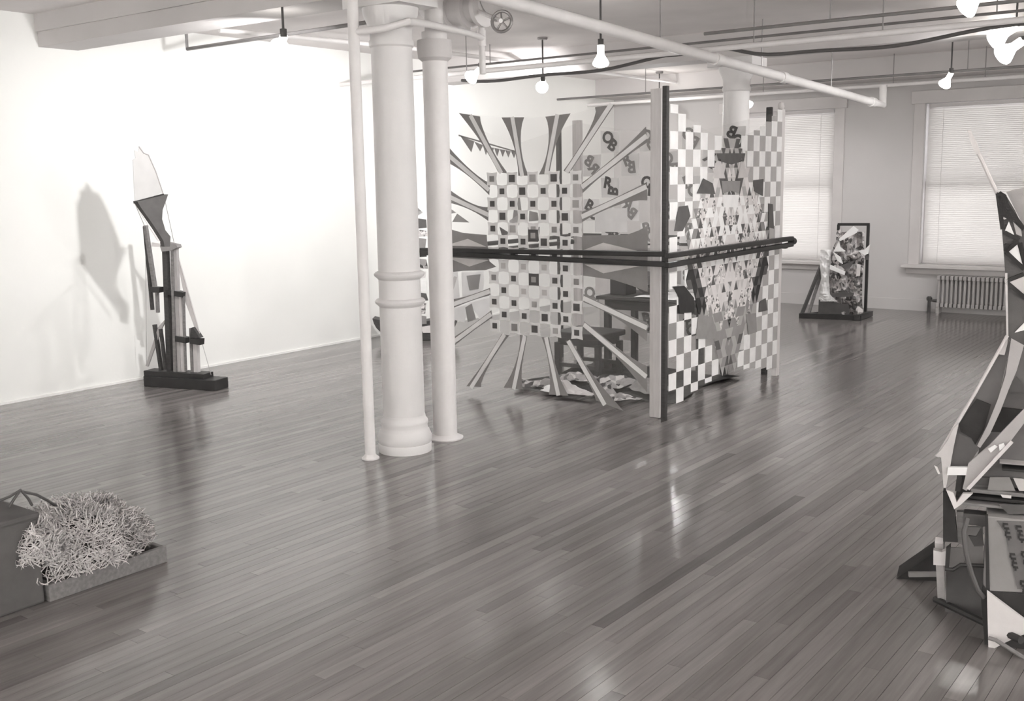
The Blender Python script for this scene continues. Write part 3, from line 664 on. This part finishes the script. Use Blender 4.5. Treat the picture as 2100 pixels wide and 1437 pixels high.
MB().span((-5.02, 7.32, .31), (-4.62, 7.66, .376)).build('apron', 'dark_wood', S)
for x in (-5.02, -4.62):
    for y in (7.32, 7.66): MB().bar((x, y, 0), (x, y, .33), .045, .045).build('leg', 'dark_wood', S)
for y in (7.32, 7.66): MB().bar((-5.02, y, .14), (-4.62, y, .14), .025, .03).build('stretcher', 'dark_wood', S)
def rumple(c, sx, sy, amp, seed, freq, m, name, label, cat, group=None, rot=0.0, zb=.004):
    c = Vector((c[0], c[1], 0)); R2 = Matrix.Rotation(rot, 3, 'Z')
    def fn(u, v):
        x, y = (u-.5)*sx, (v-.5)*sy
        e = min(1, 6*min(u, 1-u, v, 1-v))
        h = zb+amp*(abs(noise.noise(Vector((x*freq+seed, y*freq, seed*1.7))))*1.5+.4*abs(noise.noise(Vector((x*freq*2.7, y*freq*2.7+seed, 2)))))*(.25+.75*e)
        k = 1+.25*noise.noise(Vector((math.cos(math.atan2(y, x))*1.5+seed, math.sin(math.atan2(y, x))*1.5, 0)))
        p = R2 @ Vector((x*k, y*k, h)); return c+p
    o_ = MB().grid(fn, 26, 22).build(name, m, smooth=False, thick=.003); return tag(o_, label, cat, group)
rumple((-4.50, 7.55), 1.35, 1.20, .10, 1.3, 3.2, 'cloth_black', 'floor_cloth', 'black rumpled cloth spread on the floor of the booth', 'cloth')
heap = [((-4.95, 6.93), .36, .22, .3, 'newsprint', 'crumpled printed cloth at the left end of the floor heap'), ((-4.62, 6.82), .34, .16, .2, 'paper_white', 'white crumpled paper at the front of the floor heap'),
        ((-4.20, 6.85), .40, .20, -.3, 'newsprint', 'crumpled printed cloth near the booth corner post'), ((-4.78, 7.20), .36, .28, .7, 'foil_cloth', 'shiny grey crumpled cloth under the stool'),
        ((-4.02, 7.15), .32, .30, 1.1, 'cloth_mid', 'grey crumpled cloth against the checkered panel'), ((-4.38, 7.18), .34, .30, -.5, 'newsprint', 'crumpled printed cloth in the middle of the floor heap'),
        ((-4.45, 6.72), .30, .12, .1, 'cloth_light', 'pale crumpled cloth strip at the front hem of the booth')]
for n, (c, sx, sy, rt, m, lab) in enumerate(heap): rumple(c, sx, sy, .075, 4.7*n+2, 6.0, m, 'crumpled_cloth', lab, 'cloth', 'crumpled cloths on the booth floor', rt, zb=.055 if n > 2 else .03)

# ------------------------------------------------------------------ boat-shaped rocker against the left wall
K = thing('rocker_sculpture', (-7.45, 8.45, 0), 'boat shaped sculpture with a patterned mast behind the near column', 'sculpture')
p0 = Vector((-7.45, 8.5, 0)); dn = Vector((.6, -.8, 0)); dt = Vector((.8, .6, 0))
def kb(px, py, off=0.0): return onp(px, py, p0-dn*0+dn*off, dn)
hull = [(764, 663), (767, 673), (772, 682), (780, 690), (790, 697), (804, 703), (820, 706), (850, 708), (885, 706), (902, 703), (915, 698), (925, 691), (932, 682), (938, 669), (941, 656), (925, 660), (850, 672), (790, 668)]
bz = min(kb(*p).z for p in hull)
prism('hull', [kb(*p)-Vector((0, 0, bz)) for p in hull], -dn*.22, 'dark_wood', K)
prism('hull_face', [kb(*p, .012)-Vector((0, 0, bz)) for p in ((915, 692), (926, 680), (936, 662), (915, 672), (862, 680), (868, 692))], -dn*.01, 'cloth_pale', K)
mats_ = ['cloth_white', 'cloth_dark', 'print_cloth', 'cloth_mid', 'cloth_black', 'newsprint', 'cloth_pale']
yy = 430; n = 0
MB().bar(kb(858, 690)-dn*.02, kb(852, 415)-dn*.02, .03, .03).build('mast', 'dark_wood', K)
while yy < 655:
    h = 16+(n*7) % 13
    prism('mast_patch', [kb(846-4*(n % 2), yy, .01), kb(874, yy+4, .01), kb(872+3*(n % 3), yy+h-2, .01), kb(850, yy+h, .01)], -dn*.02, mats_[n % 7], K); yy += h; n += 1
prism('pennant', [kb(848, 418, .01), kb(868, 436, .01), kb(850, 446, .01)], -dn*.01, 'cloth_mid', K)

# ------------------------------------------------------------------ tall sculpture by the left wall
A0 = onz(295, 792); A1 = onz(442, 802); ad = (A1-A0).normalized(); an = Vector((ad.y, -ad.x, 0))
U = thing('tall_sculpture', ((A0+A1)/2), 'tall wall side sculpture of dark sticks with a pale sail on a black base', 'sculpture')
def su(px, py, off=0.0): return onp(px, py, A0+an*off, an)
c_ = (A0+A1)/2-an*.09; ang = math.atan2(ad.y, ad.x); RZ = Matrix.Rotation(ang, 3, 'Z'); ln = (A1-A0).length
MB().box(c_+Vector((0, 0, .045)), (ln, .18, .09), RZ).build('base', 'black_paint', U, bevel=.005)
MB().box(A0+ad*.30-an*.09+Vector((0, 0, .11)), (.62, .14, .045), RZ).build('base_block', 'black_paint', U, bevel=.004)
def stick(pa, pb, wd, m, off, name='stick', th=None): return MB().bar(su(*pa, off), su(*pb, off), wd*.8, (th or wd)*.8, ad).build(name, m, U)
def Q(x, y): return (200+x/2.6625, 280+y/2.661)
MID = -.09
stick(Q(262, 485), Q(318, 850), .036, 'mid_wood', MID+.02); stick(Q(258, 490), Q(300, 945), .03, 'dark_wood', MID)
stick(Q(312, 1025), Q(348, 1275), .035, 'dark_wood', MID); stick(Q(345, 1050), Q(372, 1270), .03, 'dark_wood', MID+.03)
stick(Q(325, 840), Q(330, 960), .03, 'mid_wood', MID)
stick(Q(372, 600), Q(398, 1290), .055, 'dark_wood', MID); stick(Q(408, 600), Q(425, 1285), .030, 'mid_wood', MID+.03); stick(Q(428, 605), Q(452, 1285), .040, 'cloth_grey', MID+.01, 'slat')
stick(Q(452, 860), Q(475, 1285), .045, 'cloth_light', MID, 'slat'); stick(Q(470, 870), Q(482, 1280), .02, 'mid_wood', MID+.02)
stick(Q(510, 1045), Q(520, 1300), .03, 'mid_wood', MID); stick(Q(535, 1060), Q(545, 1300), .05, 'cloth_light', MID-.01, 'slat')
prism('band', [su(*Q(*p), MID+.04) for p in ((372, 835), (465, 850), (462, 878), (372, 862))], an*-.07, 'black_paint', U)
prism('band', [su(*Q(*p), MID+.04) for p in ((408, 1085), (480, 1098), (480, 1128), (410, 1116))], an*-.07, 'black_paint', U)
prism('band', [su(*Q(*p), MID+.04) for p in ((503, 1100), (560, 1105), (558, 1138), (503, 1130))], an*-.06, 'black_paint', U)
prism('band', [su(*Q(*p), MID+.05) for p in ((285, 820), (338, 822), (335, 852), (288, 848))], an*-.06, 'black_paint', U)
prism('cap', [su(*Q(*p), MID+.03) for p in ((508, 1045), (520, 1040), (558, 1098), (505, 1098))], an*-.05, 'dark_wood', U)
prism('brace', [su(*Q(*p), MID+.01) for p in ((380, 985), (345, 1060), (275, 1255), (262, 1250), (330, 1040))], an*-.012, 'cloth_grey', U)
prism('brace', [su(*Q(*p), MID) for p in ((430, 620), (470, 760), (540, 1010), (560, 1090), (545, 1085), (480, 905), (440, 700))], an*-.01, 'cloth_light', U)
prism('knot', [su(*Q(*p), MID+.05) for p in ((340, 595), (365, 575), (430, 590), (435, 605), (400, 622), (350, 628))], an*-.06, 'cloth_mid', U)
prism('cross_stick', [su(*Q(*p), MID+.03) for p in ((295, 578), (430, 598), (430, 606), (295, 600))], an*-.015, 'cloth_pale', U)
# sail and funnel stand across the base, facing the lamp
SX = -7.32
def sx(px, py, off=0.0): q_ = Q(px, py); return onx(q_[0], q_[1], SX+off)
def funnel_profile():
    L1 = [(198, 355), (215, 385), (255, 440), (300, 505), (340, 570), (345, 600)]; R1_ = [(365, 315), (355, 345), (335, 400), (332, 450), (350, 510), (378, 545), (375, 600)]
    return L1+R1_[::-1]
prism('funnel', [sx(*p) for p in funnel_profile()], (.05, 0, 0), 'cloth_dark', U)
prism('funnel_stripe', [sx(*p, .055) for p in ((198, 362), (214, 388), (330, 560), (342, 575), (325, 565))], (.006, 0, 0), 'cloth_pale', U)
sail = [(203, 352), (196, 250), (192, 140), (190, 128), (205, 118), (200, 75), (222, 82), (226, 55), (238, 58), (252, 90), (278, 100), (300, 150), (318, 190), (345, 270), (355, 305), (290, 330)]
prism('sail', [sx(*p, .015) for p in sail], (.004, 0, 0), 'sheer_cloth', U)
MB().tube([sx(*p, .02) for p in ((226, 55), (252, 90), (278, 100), (300, 150), (318, 190), (345, 270), (358, 310))], .005, 6).build('sail_edge', 'string', U)
MB().bar(sx(360, 318, .02), sx(200, 360, .02), .02, .02).build('yard', 'black_paint', U)
for a, b in (((362, 320), (420, 590)), ((420, 590), (620, 1300)), ((202, 362), (262, 500)), ((262, 500), (268, 1250))):
    qa, qb = su(*Q(*a), MID), su(*Q(*b), MID)
    if a[1] < 400: qa = sx(*a)
    MB().tube([qa, qb], .0025, 5).build('guy_string', 'string', U)

# ------------------------------------------------------------------ framed sculpture by the windows
G0, G1, G2 = onz(1672, 656), onz(1742, 662), onz(1788, 650)
V_ = thing('frame_sculpture', (G0+G2)/2, 'dark frame sculpture stuffed with crumpled foil and white paper by the window', 'sculpture')
gd = Vector((1, .12, 0)).normalized(); gn = Vector((gd.y, -gd.x, 0)); gp = onz(1745, 655)
gp = Vector((gp.x, gp.y+.25, 0))
def sg(px, py, off=0.0): return onp(px, py, gp+gn*off, gn)
def SZ(x, y): return (1620+x/5.75, 430+y/5.748)
def sq(x, y, off=0.0): return sg(*SZ(x, y), off)
def fb(a, b, wd, name='frame_bar', off=0.0, m='black_paint', th=.04): return MB().bar(sq(*a, off), sq(*b, off), wd, th, gd if abs(a[0]-b[0]) < abs(a[1]-b[1]) else (0, 0, 1)).build(name, m, V_, bevel=.003)
fb((565, 172), (940, 172), .032); fb((925, 172), (890, 1200), .032); fb((575, 172), (520, 1230), .03)
bsf = sq(560, 1225).z
MB().bar(Vector((sq(240, 1260).x, sq(240, 1260).y-.35, .03)), Vector((sq(940, 1260).x, sq(940, 1260).y-.28, .03)), .06, .06).build('base_bar', 'black_paint', V_)
MB().bar(Vector((sq(900, 1260).x, sq(900, 1260).y-.35, .035)), Vector((sq(905, 1200).x, gp.y+.15, .035)), .06, .06).build('base_bar', 'dark_wood', V_)
MB().bar(Vector((sq(260, 1260).x, sq(260, 1260).y-.35, .03)), Vector((sq(545, 1200).x, gp.y+.15, .03)), .05, .05).build('base_bar', 'dark_wood', V_)
def legp(px, py, off): return sq(px, py, off)
MB().bar(legp(375, 640, .20), Vector((sq(250, 1290).x, sq(250, 1290).y-.33, .02)), .05, .03).build('slanting_leg', 'dark_wood', V_)
MB().bar(legp(395, 660, .18), Vector((sq(320, 1290).x, sq(320, 1290).y-.30, .02)), .03, .03).build('slanting_leg', 'mid_wood', V_)
def draped(pts_rows, m, name, amp, seed, off):
    nr = len(pts_rows)
    def fn(u, v):
        t = v*(nr-1); i = min(int(t), nr-2); f_ = t-i
        xl = pts_rows[i][0]*(1-f_)+pts_rows[i+1][0]*f_; xr = pts_rows[i][1]*(1-f_)+pts_rows[i+1][1]*f_; y_ = pts_rows[i][2]*(1-f_)+pts_rows[i+1][2]*f_
        x_ = xl+(xr-xl)*u
        return sq(x_, y_, off+.06*math.sin(math.pi*u)+amp*noise.noise(Vector((x_*.012+seed, y_*.012, seed)))+amp*.6*abs(noise.noise(Vector((x_*.03, y_*.03+seed, 1)))))
    return MB().grid(fn, 22, 30).build(name, m, V_, smooth=False, thick=.004)
draped([(600, 880, 260), (520, 870, 420), (470, 880, 560), (440, 860, 720), (450, 850, 900), (470, 850, 1050), (560, 860, 1250)], 'foil_cloth', 'crumpled_foil', .14, 2.0, .14)
draped([(360, 490, 470), (350, 480, 620), (370, 460, 800), (345, 470, 1000), (330, 560, 1080)], 'paper_white', 'white_sheet', .05, 5.0, .22)
def cone(pts, m='paper_white', off=.34, nm='paper_cone'): return prism(nm, [sq(*p, off) for p in pts], gn*-.03, m, V_)
cone(((745, 195), (805, 240), (780, 275), (590, 370), (575, 345))); cone(((575, 360), (590, 440), (650, 490), (510, 495), (560, 400)), off=.32)
cone(((800, 485), (880, 470), (940, 410), (920, 520), (880, 535)), off=.30); cone(((470, 650), (650, 730), (640, 770), (470, 700)), off=.33)
cone(((510, 500), (560, 600), (620, 640), (590, 560)), off=.33); cone(((790, 640), (830, 650), (820, 780), (780, 780)), off=.31, m='cloth_pale')
cone(((600, 660), (690, 620), (770, 590), (700, 690), (640, 700)), 'cloth_dark', .31, 'dark_fold'); cone(((480, 990), (600, 970), (750, 985), (740, 1020), (600, 1030), (500, 1030)), 'cloth_dark', .33, 'dark_fold')
cone(((340, 1060), (600, 1110), (690, 1110), (700, 1280), (330, 1280)), 'cloth_dark', .26, 'dark_panel'); cone(((385, 1262), (640, 1280), (640, 1290), (385, 1278)), 'paper_white', .30, 'white_strip')
cone(((545, 250), (600, 230), (595, 330), (550, 320)), 'print_cloth', .10, 'rosette'); cone(((880, 540), (930, 540), (920, 590), (885, 590)), 'cloth_dark', .12, 'dark_knob')

# ------------------------------------------------------------------ foreground assemblage on the right, some cloth tones darkened for shade
H0 = Vector((-.86, 3.95, 0)); ht = Vector((.975, .22, 0)).normalized(); hn = Vector((ht.y, -ht.x, 0))
H = thing('assemblage', H0, 'tall patchwork assemblage with an oar and stencilled crate at the right edge', 'sculpture')
def sh(px, py, off=0.0): return onp(px, py, H0-hn*off*1.0, hn)   # off: further from the viewer
def pan(name, pts, m, off, th=.015): return prism(name, [sh(*p, off) for p in pts], -hn*th, m, H)
# upper fin and its inlays
UO = .10
pan('fin_board', [(2044, 394), (2062, 398), (2082, 432), (2100, 470), (2150, 560), (2150, 735), (2100, 716), (2070, 700), (2065, 690), (2064, 600), (2060, 540), (2057, 500), (2052, 440)], 'cloth_dark', UO, .03)
pan('fin_backboard', [(2064, 394), (2082, 388), (2150, 378), (2150, 560), (2100, 466), (2082, 430)], 'cloth_grey', UO+.06, .02)
for pts, m in (([(2061, 473), (2069, 454), (2083, 489)], 'paper_white'), ([(2065, 515), (2086, 499), (2097, 542)], 'paper_white'), ([(2068, 580), (2078, 574), (2100, 566), (2150, 560), (2150, 625), (2100, 606), (2076, 592)], 'cloth_light'), ([(2055, 448), (2061, 442), (2068, 447), (2060, 450)], 'cloth_pale'), ([(2081, 682), (2092, 670), (2100, 662), (2140, 640), (2140, 665), (2100, 677)], 'paper_white'), ([(2078, 455), (2094, 470), (2096, 485), (2084, 480)], 'cloth_grey'), ([(2058, 415), (2063, 413), (2062, 420)], 'cloth_pale')):
    pan('inlay', pts, m, UO-.008, .006)
for a, b in (((2046, 396), (2056, 470)), ((2050, 400), (2100, 470)), ((2060, 476), (2090, 492)), ((2062, 516), (2088, 494)), ((2063, 516), (2100, 552)), ((2064, 576), (2100, 562)), ((2064, 578), (2104, 612)), ((2092, 498), (2104, 545)), ((2066, 500), (2062, 514))):
    MB().bar(sh(*a, UO-.006), sh(*b, UO-.006), .014, .012, ht).build('black_binding', 'cloth_black', H)
pan('fin_edge', [(2061, 560), (2066, 560), (2068, 690), (2064, 690)], 'cloth_light', UO-.012, .01)
pan('fin_head', [(2044, 398), (2052, 392), (2064, 400), (2070, 425), (2082, 448), (2074, 455), (2052, 440)], 'cloth_black', UO-.01, .02)
oa, ob = sh(1984, 267, UO+.02), sh(2049, 405, UO+.02)
MB().tube([lerp(oa, ob, .35), ob], .007, 8).build('oar_shaft', 'pale_wood', H, smooth=True)
pan('oar_blade', [(1984, 266), (1991, 268), (2006, 298), (2014, 326), (2009, 328), (1997, 308), (1988, 285)], 'pale_wood', UO+.02, .012)
# mid kite of cloth panels and struts
MO = .03
MB().tube([sh(2066, 688, MO), sh(2000, 805, MO), sh(1955, 880, MO), sh(1922, 936, MO)], .006, 8).build('edge_rod', 'pale_wood', H, smooth=True)
pan('kite_panel', [(2047, 728), (2062, 690), (2072, 700), (2060, 760), (2044, 830), (2008, 920), (1985, 955), (1948, 960), (1952, 925), (1966, 872), (2000, 812)], 'cloth_shaded', MO+.02, .008)
pan('kite_panel', [(2072, 700), (2100, 716), (2150, 735), (2150, 1000), (1990, 1000), (2008, 920), (2044, 830), (2062, 760)], 'cloth_shaded', MO+.05, .008)
pan('dark_patch', [(2003, 818), (2032, 830), (2018, 880), (2000, 912), (1992, 898), (1970, 885), (1966, 870)], 'cloth_black', MO+.008, .008)
pan('dark_patch', [(2052, 835), (2098, 840), (2054, 886), (2030, 885), (2018, 905), (2012, 905), (2036, 860)], 'cloth_black', MO+.030, .008)
pan('dark_patch', [(2052, 838-30), (2085, 772), (2100, 792), (2140, 800), (2140, 815), (2060, 800)], 'cloth_dark', MO+.030, .008)
pan('upper_patch', [(2060, 690), (2068, 688), (2066, 705), (2060, 728), (2048, 726)], 'cloth_light', MO+.004, .008)
pan('cloth_band', [(2074, 694), (2100, 708), (2085, 760), (2068, 800), (2052, 842), (2030, 890), (2010, 918), (2004, 914), (2025, 872), (2046, 820), (2062, 770)], 'cloth_grey', MO-.012, .008)
pan('cloth_band', [(2140, 790), (2150, 830), (2100, 868), (2076, 900), (2048, 940), (1982, 1006), (1974, 1002), (1986, 950), (2030, 912), (2060, 880), (2100, 838)], 'cloth_grey', MO-.03, .012)
MB().bar(sh(2075, 905, MO-.045), sh(1985, 1002, MO-.045), .012, .012, ht).build('strut', 'pale_wood', H)
pan('white_patch', [(2026, 920), (2040, 912), (2046, 916), (2032, 928)], 'paper_white', MO-.046, .004); pan('white_patch', [(2048, 912), (2058, 908), (2062, 916), (2050, 924)], 'paper_white', MO-.046, .004)
pan('prow', [(1917, 935), (1930, 922), (1945, 900), (1955, 878), (1966, 868), (1956, 915), (1948, 960), (1940, 1000), (1935, 1000), (1932, 960), (1930, 938)], 'cloth_light', MO-.02, .02)
pan('prow_bar', [(1944, 958), (1984, 958), (1982, 974), (1942, 974)], 'paper_white', MO-.03, .02)
pan('prow_tip', [(1940, 1004), (1955, 1010), (1962, 1030), (1975, 1012), (1995, 1012), (1970, 1035), (1957, 1044)], 'cloth_pale', MO-.03, .02)
pan('prow_tag', [(1916, 955), (1922, 958), (1928, 972), (1924, 972)], 'cloth_pale', MO-.02, .008)
MB().bar(sh(1968, 975, MO-.01), sh(1964, 1006, MO-.01), .018, .018, ht).build('strut', 'cloth_black', H)
# platform with layered boards
def slab(name, x0, x1, y0, y1, m, off, depth=.38):
    g = MB(); a, b = sh(x0, y0, off), sh(x1, y1, off); z0, z1 = b.z, a.z
    c = Vector((a.x, a.y, 0)); d_ = Vector((b.x, b.y, 0)); w_ = (d_-c).dot(ht); cc_ = c+ht*w_/2-hn*depth/2
    g.box(Vector((cc_.x, cc_.y, (z0+z1)/2)), (w_, depth, z1-z0), Matrix.Rotation(math.atan2(ht.y, ht.x), 3, 'Z')); return g.build(name, m, H, bevel=.003)
slab('platform_board', 1958, 2160, 1034, 1048, 'mid_wood', .02); slab('platform_board', 1990, 2160, 1010, 1018, 'mid_wood', .05); slab('platform_board', 2055, 2160, 960, 974, 'cloth_black', .02)
slab('platform_board', 2050, 2160, 950, 958, 'cloth_light', .02, .2); slab('platform_board', 1995, 2160, 976, 1008, 'cloth_dark', .07, .3); slab('platform_board', 1960, 2160, 1020, 1033, 'cloth_black', .05)
pan('platform_facing', [(2030, 978), (2070, 978), (2082, 1006), (2025, 1006)], 'cloth_mid', .06, .006); pan('platform_facing', [(2078, 980), (2150, 985), (2150, 1010), (2090, 1006)], 'cloth_light', .06, .006)
pan('platform_facing', [(2052, 1014), (2074, 1016), (2074, 1022), (2056, 1020)], 'cloth_pale', .015, .006); pan('platform_facing', [(2048, 1034), (2150, 1036), (2150, 1052), (2068, 1054)], 'cloth_dark', .01, .006)
# legs, frame and the stencilled crate
pan('leg', [(1934, 1008), (1942, 1010), (1957, 1044), (1964, 1112), (1934, 1110)], 'cloth_black', .03, .05)
pan('leg', [(1962, 1050), (1976, 1050), (1974, 1118), (1964, 1112)], 'mid_wood', .05, .03)
slab('crate_frame', 1976, 2022, 1052, 1080, 'cloth_dark', .04, .06)
pan('frame_patch', [(1982, 1080), (2016, 1080), (2016, 1160), (1978, 1160)], 'cloth_mid', .08, .01); pan('frame_patch', [(1986, 1098), (2002, 1100), (2012, 1082), (2018, 1118), (1998, 1120)], 'cloth_dark', .07, .006)
pan('frame_patch', [(1944, 1122), (1974, 1124), (1978, 1158), (1944, 1164)], 'cloth_mid', .07, .01)
# crate: tall box whose near face carries stencilled marks
crz = sh(2025, 1060, -.02).z
g = MB(); ca, cb2 = sh(2024, 1058, -.03), sh(2175, 1058, -.03); wdt = (Vector((cb2.x, cb2.y, 0))-Vector((ca.x, ca.y, 0))).length
cz0 = sh(2028, 1212, -.03).z; mid_ = Vector((ca.x, ca.y, 0))+ht*wdt/2-hn*.16
g.box((mid_.x, mid_.y, (ca.z+cz0)/2), (wdt, .32, ca.z-cz0), Matrix.Rotation(math.atan2(ht.y, ht.x), 3, 'Z')); g.build('crate', 'cloth_mid', H, bevel=.004)
pan('crate_side', [(2020, 1056), (2026, 1056), (2030, 1212), (2022, 1214)], 'cloth_black', -.035, .012)
pan('crate_panel', [(2044, 1068), (2150, 1072), (2150, 1208), (2086, 1208), (2060, 1090)], 'cloth_shaded', -.034, .004)
for (x, y, n) in ((2056, 1072, 4), (2083, 1077, 4), (2070, 1134, 4), (2094, 1130, 6), (2092, 1190, 3)):
    for k in range(n):
        pan('stencil_mark', [(x+k*2.2, y+k*9), (x+11+k*2.2, y+k*9+1), (x+12+k*2.2, y+k*9+5), (x+1+k*2.2, y+k*9+4)], 'cloth_black', -.039, .003)
        pan('stencil_mark', [(x+(4 if k % 2 else 0)+k*2.2, y+k*9+4), (x+(8 if k % 2 else 4)+k*2.2, y+k*9+4), (x+(8 if k % 2 else 4)+k*2.2, y+k*9+9), (x+(4 if k % 2 else 0)+k*2.2, y+k*9+9)], 'cloth_black', -.039, .003)
LO = -.06
pan('glare_blocker', [(1940, 1150), (2022, 1150), (2022, 1296), (1940, 1280)], 'cloth_dark', .22, .02)  # dark boards added to block the lamp reflection on the floor
pan('glare_blocker', [(2015, 1150), (2160, 1150), (2160, 1330), (2022, 1300)], 'cloth_dark', .30, .02)
pan('dark_wedge', [(2030, 1211), (2096, 1214), (2150, 1218), (2150, 1300), (2100, 1268), (2060, 1240)], 'cloth_black', LO+.03, .05)
pan('white_triangle', [(2024, 1213), (2060, 1240), (2100, 1270), (2150, 1290), (2150, 1275), (2100, 1300), (2060, 1318), (2027, 1336)], 'cloth_pale', LO, .02)
pan('crate_post', [(2016, 1200), (2025, 1212), (2027, 1338), (2020, 1330), (2012, 1230)], 'cloth_black', LO+.02, .04)
pan('lower_panel', [(2027, 1334), (2100, 1300), (2160, 1276), (2160, 1420), (2100, 1390), (2060, 1356)], 'cloth_black', LO+.03, .03)
# foot, shoe-like wedge, pale leg, poles and the bent cable
ft = [onz(1838, 1186), onz(1925, 1196), onz(1930, 1190)]
g = MB(); fa = onz(1838, 1186); fb_ = onz(1932, 1192); top_ = onp(1916, 1132, (fa+fb_)/2, hn)
g.prism([fa, fb_, Vector((fb_.x, fb_.y, top_.z)), top_], -hn*.16); g.build('foot_wedge', 'cloth_black', H)
MB().bar(fa+Vector((.05, 0, .03)), fb_+Vector((-.01, -.012, .035)), .015, .02).build('foot_edge', 'cloth_mid', H)
pl = onz(1932, 1236)
MB().bar(Vector((pl.x, pl.y, .0)), sh(1926, 1108, .05), .028, .028).build('pale_leg', 'pale_wood', H)
pan('leg_wrap', [(1914, 1128), (1932, 1132), (1946, 1126), (1942, 1160), (1914, 1158)], 'cloth_light', .01, .03)
pan('leg_wrap', [(1940, 1126), (1950, 1118), (1946, 1164), (1938, 1166)], 'cloth_black', .0, .03)
pa, pb = onz(1918, 1238), onz(2092, 1345)
MB().tube([pa+Vector((0, 0, .02)), Vector((pb.x, pb.y, .06))], .014, 8).build('floor_pole', 'black_paint', H, smooth=True)
MB().tube([sh(1938, 1166, 0), sh(1955, 1168, 0), sh(1970, 1158, 0), sh(2018, 1160, 0)], .008, 8).build('thin_rod', 'black_paint', H, smooth=True)
MB().tube([sh(1984, 1062, -.03), sh(1976, 1090, -.05), sh(1980, 1130, -.06), sh(1992, 1175, -.06), sh(2005, 1210, -.05), sh(2018, 1225, -.04)], .009, 8).build('bent_cable', 'cable_black', H, smooth=True)
MB().tube([sh(2028, 1308, LO-.03), sh(2042, 1312, LO-.04), sh(2080, 1336, LO-.05), sh(2130, 1368, LO-.05)], .008, 8).build('thin_rod', 'mid_wood', H, smooth=True)
zb_ = min((c.matrix_local @ Vector(v_.co)).z for c in H.children for v_ in c.data.vertices)

# ------------------------------------------------------------------ straw tray and dark box, bottom left
ST = thing('straw_tray', (-4.35, 2.45, 0), 'low wooden tray heaped with pale straw at the lower left', 'tray')
MB().span((-4.08, 2.17, 0), (-4.055, 2.74, .075)).build('tray_side', 'mid_wood', ST, bevel=.003); MB().span((-4.66, 2.17, 0), (-4.635, 2.74, .075)).build('tray_side', 'mid_wood', ST, bevel=.003)
MB().span((-4.635, 2.17, 0), (-4.08, 2.195, .075)).build('tray_side', 'mid_wood', ST, bevel=.003); MB().span((-4.635, 2.715, 0), (-4.08, 2.74, .075)).build('tray_side', 'mid_wood', ST, bevel=.003)
MB().span((-4.635, 2.195, 0), (-4.08, 2.715, .012)).build('tray_bottom', 'mid_wood', ST)
hc = Vector((-4.24, 2.40, .09)); hr_ = (.24, .34, .24)
def hay_r(a, e): return 1+.16*noise.noise(Vector((math.cos(a)*1.7, math.sin(a)*1.7, e*2)))
def hayfn(u, v):
    a = u*2*math.pi; e = v*math.pi/2; k = hay_r(a, e)*(.94 if math.sin(a) > 0 else .62); return hc-Vector((0, 0, .07))+Vector((math.cos(a)*math.cos(e)*min(hr_[0]*k, .14 if math.cos(a) > 0 else 1), math.sin(a)*math.cos(e)*hr_[1]*k, math.sin(e)*hr_[2]*k))
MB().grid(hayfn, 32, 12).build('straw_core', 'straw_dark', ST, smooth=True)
g = MB(); r3 = random.Random(9); hc1, hr1 = hc, hr_
for n in range(7000):
    hc, hr_ = (hc1, hr1) if n < 5600 else (Vector((-4.09, 2.16, .20)), (.085, .10, .15))
    a = r3.uniform(0, 2*math.pi); e = math.asin(r3.uniform(0, 1)); k = hay_r(a, e)*r3.uniform(.93, 1.05)
    p = hc+Vector((math.cos(a)*math.cos(e)*hr_[0]*k, math.sin(a)*math.cos(e)*hr_[1]*k, math.sin(e)*hr_[2]*k)); nr_ = (p-hc).normalized()
    t = Vector((r3.gauss(0, 1), r3.gauss(0, 1), r3.gauss(0, 1))); t = (t-nr_*t.dot(nr_)*.75).normalized(); L_ = r3.uniform(.025, .075); b_2 = nr_*r3.uniform(-.012, .02)
    sd = t.cross(nr_).normalized()*r3.uniform(.0012, .0026)
    q0, q1, q2_ = p-t*L_/2, p+b_2+nr_*.008, p+t*L_/2+nr_*r3.uniform(-.01, .012)
    if min(q0.z, q2_.z) < .07 or (p.x < -4.065 and p.y < 2.17 and p.z < .39): continue
    g.add([q0-sd, q0+sd, q1+sd, q1-sd, q2_+sd*.4, q2_-sd*.4], [(0, 1, 2, 3), (3, 2, 4, 5)])
tag(g.build('straw', 'straw', ST), kind='stuff')
DB = thing('dark_box', (-4.35, 1.85, 0), 'dark box with bent wires on top at the left edge', 'box')
MB().span((-4.70, 1.35, 0), (-4.07, 2.16, .37)).build('box_body', 'cloth_dark', DB, bevel=.012)
MB().span((-4.71, 1.34, .365), (-4.06, 2.165, .39)).build('box_lid', 'cloth_dark', DB, bevel=.008)
def dw(px, py): return onx(px, py, -4.22)
for pts in ([dw(-20, 1034), dw(20, 1018), dw(42, 1004), dw(58, 1022), dw(66, 1036)], [dw(42, 1004), dw(28, 1024), dw(18, 1040)], [dw(48, 1008), dw(75, 1014), dw(98, 1026), dw(116, 1038)]):
    MB().tube(pts, .006, 8).build('bent_wire', 'dark_iron', DB, smooth=True)
